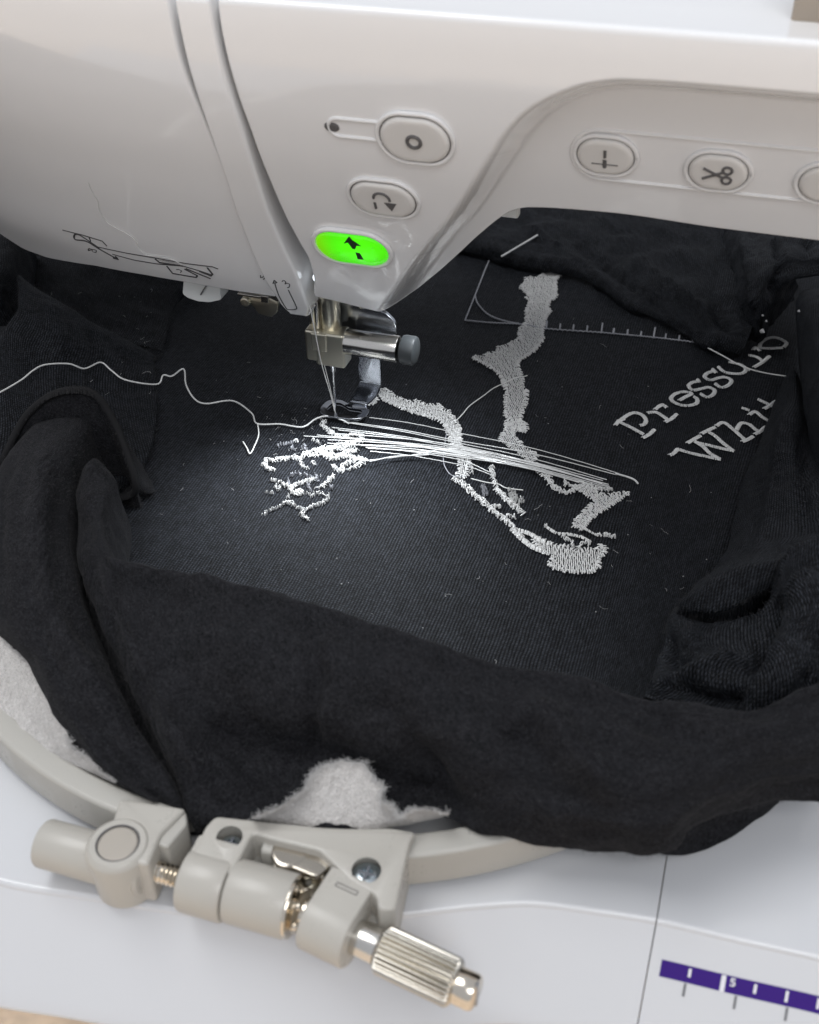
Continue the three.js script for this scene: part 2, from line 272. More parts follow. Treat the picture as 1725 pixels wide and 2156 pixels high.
function frontPatch({ us, xl, xr, yTop, yBot, rows, fn, off = 0, left, right, bottom, topBack }) {
  const L = left ?? [], Rr = right ?? [], B = bottom ?? [], Tp = topBack ?? [];
  const core = [];
  for (let i = 0; i <= rows; i++) core.push(us.map((u) => { let y = lerp(yTop, 5, i / rows), x = 0; for (let k = 0; k < 3; k++) { x = lerp(xl(y), xr(y), u); y = lerp(yTop, yBot(x), i / rows); } return fn(x, y, off); }));
  const ext = core.map((r) => [...L.slice().reverse().map(([dx, dz]) => r[0].clone().add(V(dx, 0, dz))), ...r, ...Rr.map(([dx, dz]) => r[r.length - 1].clone().add(V(dx, 0, dz)))]);
  const top = Tp.slice().reverse().map(([dy, dz]) => ext[0].map((p) => p.clone().add(V(0, dy, dz))));
  const bot = B.map(([dy, dz]) => ext[ext.length - 1].map((p) => p.clone().add(V(0, dy, dz))));
  return gridGeo([...top, ...ext, ...bot]);
}
const range = (n, f) => Array.from({ length: n + 1 }, (_, i) => f(i / n));
const machine = thing('sewing_machine', 'white glossy embroidery machine head and arm with round buttons and needle over the black shirt', 'sewing machine', [0, 0, 0]);
const TOPBACK = [[.05, -.004], [.1, -.02], [.135, -.06], [.15, -.12], [.155, -.25], [.18, -1.5], [.36, -4], [.4, -9], [-3, -9.6]];
const UNDER = [[-.025, -.015], [-.045, -.05], [-.05, -.12], [-.03, -.4], [.15, -2], [.4, -5], [.7, -9]];
const LEFT = [[-.02, -.01], [-.045, -.05], [-.055, -.12], [-.055, -2.1]], RIGHTW = [[.02, -.01], [.045, -.05], [.055, -.12], [.055, -2.1]];
const slitX = smoothTab([[4, -1.16], [5.17, -1.17], [8.48, -1.13], [9.13, -1.06], [10.17, -1.04], [11.24, -1.1], [12.09, -1.2], [12.88, -1.26], [13.5, -1.27], [14.5, -1.27]]);
const stripL = smoothTab([[4, -.95], [5.1, -1.0], [6, -1.1], [7.1, -1.14], [8.48, -1.1], [9.59, -1.02], [10.87, -.98], [12.67, -1.03], [14.5, -1.03]]);
const stripR = smoothTab([[4, -.3], [4.83, -.2], [6.2, -.12], [7.1, -.2], [8.44, -.26], [9.7, -.22], [10.96, -.18], [12.74, -.26], [14.5, -.29]]);
const panelX = smoothTab([[4, .15], [5.45, .22], [6.2, .42], [6.85, .46], [7.62, .34], [8.52, .22], [9.82, .14], [11.18, .08], [12.08, .0], [13.5, -.06], [14.5, -.02]]);
const Y0 = 14.0;
part(machine, 'face_cover', frontPatch({ us: range(90, (t) => 1 - Math.pow(1 - t, 1.2)), xl: () => -15, xr: (y) => interp(slitX, y) - .05 * smooth((y - 8) / 3), yTop: Y0, rows: 90, fn: surf, yBot: (x) => interp([[-15, 8], [-14, 6.2], [-13, 5.0], [-12.2, 4.45], [-11.35, 4.12], [-10.1, 4.2], [-7.6, 4.75], [-5.5, 5.0], [-4.06, 5.1], [-1, 5.12]], x), right: RIGHTW, bottom: UNDER, topBack: TOPBACK }), M.white);
part(machine, 'channel', frontPatch({ us: range(14, (t) => t), xl: () => -1.5, xr: () => .75, yTop: Y0, rows: 60, fn: surf, off: -1.7, yBot: () => 5.25, bottom: UNDER, topBack: TOPBACK }), M.groove);
part(machine, 'thread_guide_cover', frontPatch({ us: range(12, (t) => t), xl: (y) => interp(stripL, y) + .03 * smooth((y - 8) / 3) + (y < 4.9 ? Math.pow((4.9 - y) / .5, 2) * .16 : 0), xr: (y) => interp(stripR, y) - (y < 4.9 ? Math.pow((4.9 - y) / .5, 2) * .16 : 0), yTop: Y0, rows: 70, fn: surf, off: .1, yBot: (x) => 4.45, left: LEFT, right: RIGHTW, bottom: [[-.05, -.03], [-.08, -.1], [-.08, -.3], [0, -1]], topBack: TOPBACK }), M.white);
{
  const us = [...range(40, (t) => t * .14), ...range(120, (t) => .14 + t * .42).slice(1), ...range(40, (t) => .56 + .44 * t).slice(1)];
  const bot = smoothTab([[0, 5.45], [.16, 5.42], [1.0, 5.28], [1.75, 5.14], [2.0, 5.1], [2.3, 5.12], [2.7, 5.35], [3.4, 6.08], [4.23, 7.06], [4.95, 7.95], [5.61, 8.68], [5.9, 8.92], [6.3, 9.08], [7.13, 9.17], [8.6, 9.22], [11, 9.12], [18, 9.06]]);
  const front = part(machine, 'front_housing', frontPatch({ us, xl: (y) => interp(panelX, y), xr: () => 17, yTop: Y0, rows: 190, fn: armSurf, yBot: (x) => interp(bot, x), left: LEFT, bottom: UNDER, topBack: TOPBACK }), M.white);
  front.userData.label = 'control panel and arm front with a sunken field for the buttons';
}
// the back of the head and arm
part(machine, 'rear_housing', merge([box(1, 11.9, -4.4, 32, 3.8, .4), box(-5.5, 8.2, -4.6, 18, 4, .4), box(1, 13.2, -5, 32, .3, 3)]), M.white);
// the brown opening on top of the arm
{ const c = onY(1712, 38, 14.35); part(machine, 'lid_opening', box(c.x + 1.2, c.y + .5, c.z - 1, 3.2, 1.6, 1.2, .1), M.brown); }

{ const c = onZ(1075, 447, -.6); part(machine, 'sensor_tab', box(c.x, c.y + .1, c.z, .5, .42, .3, .06), M.tab); }
// ------------------------------------------------------------------ buttons and printed signs
const frameAt = (p, fn) => { const n = normalAt(fn, p.x, p.y), x = V(1, 0, 0).addScaledVector(n, -n.x).normalize(), y = n.clone().cross(x); return new THREE.Matrix4().makeBasis(x, y, n).setPosition(p); };
const pill = (w, h, n = 40) => { const r = h / 2, o = []; for (let i = 0; i < n; i++) { const a = i / n * 2 * Math.PI; o.push(V(Math.cos(a) * r + Math.sign(Math.cos(a)) * (w / 2 - r), Math.sin(a) * r, 0)); } return o; };
function plate(m4, w, h, t, bev, z0 = 0, dome = 0) {
  const ring = pill(w, h), rows = [];
  for (const [k, z] of [[1, -.1], [1, t - bev], [1 - bev * .5 / (h / 2), t - bev * .3], [1 - bev * 1.2 / (h / 2), t], [.7, t + dome * .5], [.35, t + dome * .85], [.001, t + dome]]) { const r = ring.map((p) => V(p.x - Math.sign(p.x) * (1 - k) * Math.min(Math.abs(p.x), w / 2) * (h / w < .9 ? 1 : 1), p.y * k, z + z0)); r.push(r[0].clone()); rows.push(r); }
  const g = gridGeo(rows), gp = g.attributes.position; for (let i = 0; i < gp.count; i++) g.attributes.uv.setXY(i, gp.getX(i) / w + .5, gp.getY(i) / h + .5); g.applyMatrix4(m4); return g;
}
function torusPill(m4, w, h, r, z0 = 0) { const c = pill(w, h, 48); c.push(c[0].clone(), c[1].clone()); const g = tube(c.map((p) => V(p.x, p.y, z0)), r, 10); g.applyMatrix4(m4); return g; }
const strokes = (m4, list, w, z) => { const t = new Tubes(); for (const l of list) t.add(l.map(([x, y]) => V(x, y, z)), w, 6, w, 1); const g = t.geo(); g.applyMatrix4(m4); return g; };
const arc = (cx, cy, r, a0, a1, n = 16) => range(n, (t) => [cx + r * Math.cos(lerp(a0, a1, t)), cy + r * Math.sin(lerp(a0, a1, t))]);
{
  const b = (px, py, w, h, fn, label, ringPad = .16) => { const p = hitFront(px, py, fn), m4 = frameAt(p, fn); const k = part(machine, 'button', plate(m4, w, h, .13, .07), M.button, { label }); part(k, 'button_rim', torusPill(m4, w + ringPad, h + ringPad, .055, .03), M.rim); part(k, 'button_gap', torusPill(m4, w + .03, h + .03, .035, .012), M.inkGrey); return [k, m4]; };
  let [k, m] = b(875, 291, 1.62, 1.2, surf, 'oval button with a small ring sign');
  part(k, 'button_sign', strokes(m, [arc(0, 0, .155, 0, 6.3, 24)], .045, .135), M.inkGrey);
  [k, m] = b(808, 416, 1.62, 1.12, surf, 'oval button with a U-turn arrow');
  part(k, 'button_sign', merge([strokes(m, [[[-.2, -.26], [-.2, -.05]], [...arc(0, .1, .2, Math.PI, 0, 14), [.2, .05]]], .036, .135), (() => { const s = new THREE.Shape([new THREE.Vector2(.04, -.02), new THREE.Vector2(.36, -.02), new THREE.Vector2(.2, -.3)]); const g = new THREE.ExtrudeGeometry(s, { depth: .012, bevelEnabled: false }); g.translate(0, 0, .13); g.applyMatrix4(m); return g; })()]), M.inkGrey);
  { // the lit start button
    const p = hitFront(743, 518, surf), m4 = frameAt(p, surf);
    const k2 = part(machine, 'start_button', plate(m4, 1.98, 1.2, .16, .08, 0, .05), M.green, { label: 'lit green start button with an arrow' });
    part(k2, 'button_rim', torusPill(m4, 2.1, 1.32, .07, .06), M.rim);
    const inv = m4.clone().invert(), loc = (l) => pick(WB, l).map(([x, y]) => { const q = hitFront(x, y, (X, Y) => surf(X, Y, .2)).applyMatrix4(inv); return new THREE.Vector2(q.x, q.y); });
    const up = new THREE.Shape(loc([388, 1335, 340, 1400, 378, 1392, 420, 1448, 446, 1455, 458, 1420, 500, 1425, 452, 1392, 420, 1372])), dot = new THREE.Shape(loc([446, 1478, 490, 1488, 524, 1548, 470, 1545]));
    part(k2, 'button_sign', merge([up, dot].map((s) => { const g = new THREE.ExtrudeGeometry(s, { depth: .012, bevelEnabled: false }); g.translate(0, 0, .196); g.applyMatrix4(m4); return g; })), M.darkInk);
  }
  { // indicator slot beside the ring button
    const p = hitFront(745, 271, surf), m4 = frameAt(p, surf);
    const c = []; for (const q of [[.75, .25], [-.35, .25], ...arc(-.35, 0, .25, Math.PI / 2, Math.PI * 1.5, 12), [.75, -.25]]) c.push(V(q[0], q[1], .0));
    const g = tube(c, .05, 8); g.applyMatrix4(m4); const k3 = part(machine, 'indicator_slot', g, M.rim);
    const q = hitFront(699, 267, surf), mq = frameAt(q, surf); part(k3, 'indicator_lamp', plate(mq, .36, .24, .04, .03), M.inkGrey);
  }
  [k, m] = b(1276, 326, 1.28, .98, armSurf, 'oval button with a needle position sign', .14);
  part(k, 'button_sign', merge([strokes(m, [[[0, -.24], [0, -.03]]], .045, .135), strokes(m, [[[0, .04], [0, .24]]], .035, .135), strokes(m, [[[-.3, -.16], [.3, -.16]]], .014, .135)]), M.inkGrey);
  [k, m] = b(1513, 359, 1.28, .98, armSurf, 'oval button with a scissors sign', .14);
  part(k, 'button_sign', strokes(m, [[[-.32, .15], [.1, -.07]], [[-.32, -.15], [.1, .07]], arc(.2, .14, .1, 0, 6.3, 14), arc(.2, -.14, .1, 0, 6.3, 14)], .034, .135), M.inkGrey);
  [k, m] = b(1748, 386, 1.28, .98, armSurf, 'oval button cut by the right picture edge', .14);
  // raised line of the long field round the three arm buttons
  { const pts = []; const a = hitFront(1276, 326, armSurf); const yc = a.y - .02; for (const [x, y] of [[16.5, .66], [a.x, .66], ...arc(a.x, 0, .66, Math.PI / 2, Math.PI * 1.5, 14).map(([X, Y]) => [X - .12, Y]), [a.x, -.66], [16.5, -.66]]) pts.push([x, yc + y]); const dense = []; for (let i = 0; i < pts.length - 1; i++) for (let j = 0; j < 12; j++) dense.push([lerp(pts[i][0], pts[i + 1][0], j / 12), lerp(pts[i][1], pts[i + 1][1], j / 12)]); part(machine, 'button_field', tube(dense.map(([x, y]) => armSurf(x, y, .0)), .05, 8), M.rim); }
}
// threading signs printed on the face cover
{
  const ink = (pts, w, fn = surf, off = -.004) => { const o = []; for (const l of pts) { const c = splineRow(l.map(([x, y]) => hitFront(x, y, fn)), l.length > 6 ? 4 : 1); const dense = []; for (let i = 0; i < c.length - 1; i++) for (let j = 0; j < (l.length > 6 ? 2 : 8); j++) { const q = c[i].clone().lerp(c[i + 1], j / (l.length > 6 ? 2 : 8)); dense.push(fn(q.x, q.y, off)); } dense.push(fn(c[c.length - 1].x, c[c.length - 1].y, off)); o.push(tube(dense, w, 6)); } return merge(o); };
  const F = (a) => pick(WF, a);
  part(machine, 'threading_sign', ink([F([60, 140, 200, 175, 330, 215, 360, 248]), F([300, 255, 500, 298, 690, 330, 900, 368, 1080, 390, 1120, 405]), F([240, 190, 250, 215]), F([400, 305, 550, 345, 700, 370, 880, 385, 1000, 420, 1075, 445])], .024), M.ink);
  part(machine, 'threading_sign', ink([F([310, 262, 190, 182, 150, 168, 136, 185, 150, 205, 220, 215, 300, 262, 430, 335]), F([405, 330, 438, 340, 420, 318]), F([770, 385, 810, 435, 970, 462, 978, 450, 890, 405]), F([690, 335, 720, 360, 880, 385]), F([1045, 395, 1082, 440, 1070, 452, 990, 420]), F([900, 402, 1068, 470])], .03), M.ink);
  part(machine, 'threading_sign', ink([F([700, 345, 860, 378]), F([720, 345, 850, 370]), F([740, 346, 870, 374])], .007), M.inkGrey);
  part(machine, 'number_sign', ink([F([262, 272, 240, 265, 236, 280, 262, 272, 288, 278, 285, 292, 262, 286, 262, 272])], .018), M.ink, { label: 'printed figure 8' });
  part(machine, 'number_sign', ink([F([835, 410, 850, 408, 872, 418, 862, 430])], .016), M.ink, { label: 'printed figure 7' });
  part(machine, 'number_sign', ink([F([1408, 448, 1408, 466, 1424, 462, 1432, 450, 1440, 462, 1428, 478]), F([1448, 478, 1482, 534])], .016), M.ink, { label: 'printed figure 5 with a line' });
  const s2 = (x, y, o = 0) => surf(x, y, .1 + o);
  part(machine, 'arrow_sign', ink([F([1505, 500, 1535, 590, 1580, 668, 1600, 682, 1645, 680, 1652, 660, 1598, 548]), F([1494, 505, 1503, 482, 1520, 498, 1506, 502])], .02, s2, -.004), M.ink);
  part(machine, 'number_sign', ink([F([1556, 492, 1564, 484, 1580, 492, 1576, 508, 1588, 502, 1606, 510, 1602, 530, 1590, 532])], .017, s2, -.004), M.ink, { label: 'printed figure 3' });
}
// ------------------------------------------------------------------ work lamps under the head
function workLamp(px, py, off, w, h, target, cd, name) {
  const p = hitFront(px, py, (x, y) => surf(x, y, off)), q = p.clone();
  const g = new THREE.SphereGeometry(1, 20, 12); g.scale(w, h, .12); const m4 = frameAt(q, surf); g.applyMatrix4(m4);
  part(machine, name, g, M.lens);
  return q;
}
{
  const q = workLamp(669, 585, -.42, .14, .16, null, 0, 'lamp_lens');
  const spot = (at, to, cd, angle, r) => { const s = new THREE.SpotLight(new THREE.Color(.9, .95, 1), cd, 0, angle, .85, 2); s.name = 'work_light'; s.position.copy(at).multiplyScalar(CM); s.target.position.copy(to).multiplyScalar(CM); s.castShadow = true; s.shadow.radius = r; scene.add(s, s.target); };
  spot(V(.1, 4.95, 1.5), V(1.3, .3, 4.6), .040, 1.0, .14);
  const g = new THREE.SphereGeometry(.35, 20, 12); g.scale(.5, .25, .4); g.translate(4.6, 7.5, -.9); part(machine, 'lamp_lens', g, M.lens);
  spot(V(4.6, 7.15, -.8), V(.6, .3, 3.4), .017, 1.0, .14);
}

// ------------------------------------------------------------------ needle, clamp and presser foot
{
  const C = (x, y, z) => { const q = WC(x, y); return onZ(q[0], q[1], z); };
  const down = V(0, -1, 0), X = V(1, 0, 0);
  const cyl = (p, dir, len, r, b = .03) => turned(p, dir, barrel(0, len, r, b), 28);
  part(machine, 'needle_bar', cyl(V(.02, 6.2, 0), down, 2.75, .32), M.brassy);
  part(machine, 'threader_shaft', cyl(V(-.52, 6.2, -.05), down, 2.7, .15), M.brassy);
  part(machine, 'guide_rod', cyl(V(-.3, 6.2, .28), down, 2.55, .07), M.steel);
  // presser foot: plate behind the clamp, stem, bend, oval ring
  const plan = [[-.1, 4.25], [1.6, 4.1], [1.92, 3.8], [1.94, 3.4], [1.8, 3.1], [1.45, 3.0], [1.4, 2.75], [1.4, 1.55], [.72, 1.6], [.68, 2.1], [.75, 2.25], [.7, 2.6], [.62, 3.1], [-.1, 3.3]];
  const s = new THREE.Shape(roundPoly(plan, .14).map(([x, y]) => new THREE.Vector2(x, y)));
  const slot = new THREE.Path(roundPoly([[.93, 2.95], [1.2, 2.92], [1.2, 2.4], [.95, 2.4]], .12).map(([x, y]) => new THREE.Vector2(x, y))); s.holes.push(slot);
  const pg = new THREE.ExtrudeGeometry(s, { depth: .1, bevelEnabled: true, bevelSize: .02, bevelThickness: .02, bevelSegments: 2 }); pg.translate(0, 0, -.55);
  const foot = part(machine, 'presser_foot', toCreasedNormals(pg, .5), M.footSteel);
  const tongue = []; for (const [l, r, y, z] of [[.73, 1.39, 1.58, -.44], [.7, 1.37, 1.5, -.44], [.6, 1.28, 1.2, -.5], [.42, 1.05, .86, -.56], [.32, .86, .66, -.55], [.2, .9, .605, -.42]]) tongue.push([l, r, y, z]);
  const rows = tongue.map(([l, r, y, z]) => [V(l, y - .08, z - .03), V(l, y, z), V((l + r) / 2, y + .015, z), V(r, y, z), V(r, y - .08, z - .03)]);
  part(foot, 'foot_tongue', gridGeo(splineGrid(rows, 4, 6)), M.footSteel);
  const ringPlan = (grow) => roundPoly([[-.5 - grow, -.05], [-.42 - grow, -.52 - grow], [-.05, -.66 - grow], [.28, -.5 - grow * .4], [.75, -.52 - grow], [1.0 + grow, -.35 - grow * .5], [1.0 + grow, .06 + grow * .5], [.7, .22 + grow], [0, .3 + grow], [-.36 - grow, .22 + grow]], .26, 8);
  const holePlan = roundPoly([[-.36, -.08], [-.28, -.46], [-.02, -.54], [.2, -.42], [.34, -.32], [.78, -.34], [.9, -.16], [.8, .07], [.1, .15], [-.25, .11]], .16, 8);
  part(foot, 'foot_ring', raised(ringPlan(.05), .46, .58, .03, [holePlan]), M.darkSteel);
  part(foot, 'foot_post', cyl(V(.9, 6.0, -.5), down, 1.85, .16), M.chrome);
  // needle clamp with its screw
  const clampBody = merge([box(-.42, 3.12, .12, .5, 1.05, .7, .08), box(.12, 3.05, .15, .95, 1.15, .66, .09), box(-.2, 3.3, .42, .5, .6, .2, .05)]);
  const cl = part(machine, 'needle_clamp', clampBody, M.brassy);
  const cq = C(1000, 530, .15);
  part(cl, 'clamp_screw', cyl(V(.55, cq.y, .15), X, 1.68, .4, .05), M.steel);
  part(cl, 'clamp_knob', turned(V(2.28, cq.y + .02, .15), X, [[0, 0], [0, .3], [.06, .42], [.12, .44], [.4, .44], [.46, .42], [.5, .36], [.5, 0]], 36), M.greyKnob);
  part(machine, 'needle', merge([turned(V(0, 3.0, 0), down, [[0, 0], [0, .1], [.85, .1], [1.0, .052], [2.5, .045], [2.72, .004], [2.72, 0]], 16)]), M.chrome);
  // upper thread from the guide cover to the needle
  const a = hitFront(652, 640, (x, y) => surf(x, y, .05)), b = V(-.16, 2.6, .5), e = V(.0, .62, .06);
  part(machine, 'upper_thread', tube(splineRow([a, a.clone().lerp(b, .5), b, V(-.04, 1.4, .24), e], 8), .018, 6), M.threadFine);
  part(machine, 'upper_thread', tube(splineRow([V(-.3, 3.6, .45), V(-.1, 2.3, .35), V(-.02, 1.2, .14), V(.03, .4, .05)], 8), .014, 6), M.threadFine);
  // white lever and the metal needle threader below the face cover
  const F = (x, y, z) => { const q = WF(x, y); return onZ(q[0], q[1], z); };
  const lv = [[895, 440], [1118, 470], [1130, 520], [1136, 610], [1060, 626], [985, 620], [915, 596], [884, 572]].map(([x, y]) => F(x, y, .55));
  const ls = new THREE.Shape(roundPoly(lv.map((p) => [p.x, p.y]), .06).map(([x, y]) => new THREE.Vector2(x, y)));
  const lg = new THREE.ExtrudeGeometry(ls, { depth: .5, bevelEnabled: true, bevelSize: .03, bevelThickness: .03, bevelSegments: 2 }); lg.translate(0, 0, .05);
  const lever = part(machine, 'thread_cutter', toCreasedNormals(lg, .5), M.tab);
  { const p = F(1020, 548, .62), q2 = F(1042, 515, .62), q3 = F(1000, 582, .62); part(lever, 'cutter_slot', tube([q2, p, q3], .022, 6), M.inkGrey); }
  const th = [[1355, 580], [1440, 590], [1530, 635], [1522, 700], [1480, 728], [1400, 705], [1370, 660], [1345, 640]].map(([x, y]) => F(x, y, .4));
  const ts = new THREE.Shape(roundPoly(th.map((p) => [p.x, p.y]), .1).map(([x, y]) => new THREE.Vector2(x, y)));
  const tg = new THREE.ExtrudeGeometry(ts, { depth: .08, bevelEnabled: true, bevelSize: .02, bevelThickness: .02, bevelSegments: 2 }); tg.translate(0, 0, .34);
  const thr = part(machine, 'needle_threader', toCreasedNormals(tg, .5), M.brassy);
  const hp = F(1306, 628, .5); part(thr, 'threader_screw', turned(hp.clone().add(V(0, 0, -.15)), V(0, 0, 1), barrel(0, .22, .15, .04), 24), M.brassy);
  const bp = F(1440, 615, .5); part(thr, 'threader_block', merge([box(bp.x, bp.y + .03, .48, .24, .22, .14, .02), box(hp.x + .2, hp.y + .2, .4, .9, .08, .2, .02), box(bp.x + .25, bp.y + .08, .36, .3, .28, .12, .02)]), M.steel);
}

// ------------------------------------------------------------------ machine bed: the embroidery unit left of the seam, the bed right of it
{
  const ridge = smoothTab([[-16, 17.6], [-6, 17.95], [-.75, 17.89], [1.31, 17.64], [3.32, 17.38], [5.09, 17.06], [6.4, 16.6], [7.6, 16.07], [8.74, 15.55], [9.91, 15.13], [11.04, 14.96], [12.43, 14.8], [13.9, 14.75], [15.37, 14.68], [24, 14.5]], 300);
  const profile = (r) => [[0, -30], [0, -10], [0, -4], [0, -1.6], [0, -.6], [0, -r], ...range(8, (t) => [-r + r * Math.cos(t * Math.PI / 2 * .94), -r + r * Math.sin(t * Math.PI / 2 * .94) ]).slice(1), [-.45, .36], [-.9, .83], [-1.25, 1.2], [-1.5, 1.46], [-1.68, 1.63], [-1.76, 1.66], [-1.84, 1.62], [-2.0, 1.4], [-2.95, .4]];
  const bedGeo = (x0, x1, n) => { const pr = profile(.13); const rows = pr.map(([dy, dz], k) => range(n, (t) => { const x = lerp(x0, x1, t); let z = dz <= -10 ? -24 + (dz + 30) * .2 : interp(ridge, x) + dz; return V(x, dy, z); })); const end = (s) => rows; const g = gridGeo(rows); return g; };
  const SEAM = 12.27;
  const unit = thing('embroidery_unit', 'glossy white bed section left of the thin seam, under the hoop clamp', 'embroidery unit', [3, -3.5, 0]);
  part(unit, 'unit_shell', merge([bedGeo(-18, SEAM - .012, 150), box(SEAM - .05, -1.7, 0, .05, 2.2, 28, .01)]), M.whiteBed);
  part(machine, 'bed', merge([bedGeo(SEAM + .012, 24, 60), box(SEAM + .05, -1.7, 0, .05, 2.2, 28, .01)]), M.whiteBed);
  // ruler printed on the front of the bed
  const fz = (x, y) => interp(ridge, x) + interp([[-1.38, 1.32], [-1.25, 1.2], [-.9, .83], [-.45, .36], [-.13, 0]], y) + .006;
  const hitBed = (px, py) => { let a = -1.38, b = -.14; for (let k = 0; k < 30; k++) { const m = (a + b) / 2, p = onY(px, py, m); if (p.z > fz(p.x, m)) b = m; else a = m; } return onY(px, py, a); };
  const strip = (x0, x1, y0, y1, off, skew = 0) => gridGeo(range(1, (t) => t).map((t) => range(24, (u) => { const x = lerp(x0, x1, u) + skew * t, y = lerp(y0, y1, t); return V(x, y, fz(x, y) + off); })));
  const c0 = hitBed(1393, 2038);
  const yT = hitBed(1395, 2020).y, yB = hitBed(1390, 2056).y, xa = c0.x - .02;
  const ruler = part(machine, 'ruler_strip', strip(xa, xa + 9, yT, yB, 0), M.purple, { label: 'purple measuring strip with white ticks' });
  const h = yT - yB, q = (px, py) => hitBed(px, py);
  const tick = (px, py, f0, f1, w, mat, parent) => { const x = q(px, py).x; part(parent, 'ruler_tick', strip(x - w / 2, x + w / 2, yT - h * f0, yT - h * f1, .012), mat); };
  for (const px of [[1453, 2046, .12, .62], [1590, 2083, .12, .66], [1656, 2102, .1, .74], [1722, 2120, .1, .7]]) tick(px[0], px[1], px[2], px[3], .055, M.printWhite, ruler);
  tick(1523, 2066, .02, .98, .09, M.printWhite, ruler);
  for (const px of [[1442, 2078], [1548, 2108], [1655, 2138]]) tick(px[0], px[1], 1.02, 1.78, .05, M.printGrey, machine);
  { const five = new TextGeometry('5', { font: figures, size: h * .68, depth: .012, curveSegments: 6 }); five.center();
    const p = q(1541, 2067), dz = (fz(p.x, p.y + .05) - fz(p.x, p.y - .05)) / .1, up = V(0, 1, dz).normalize(), n = V(1, 0, 0).cross(up);
    five.applyMatrix4(new THREE.Matrix4().makeBasis(V(1, 0, 0), up, n).setPosition(V(p.x + .02, p.y, fz(p.x, p.y)).addScaledVector(n, .035))); part(ruler, 'ruler_number', five, M.printWhite, { label: 'white figure 5' }); }
}

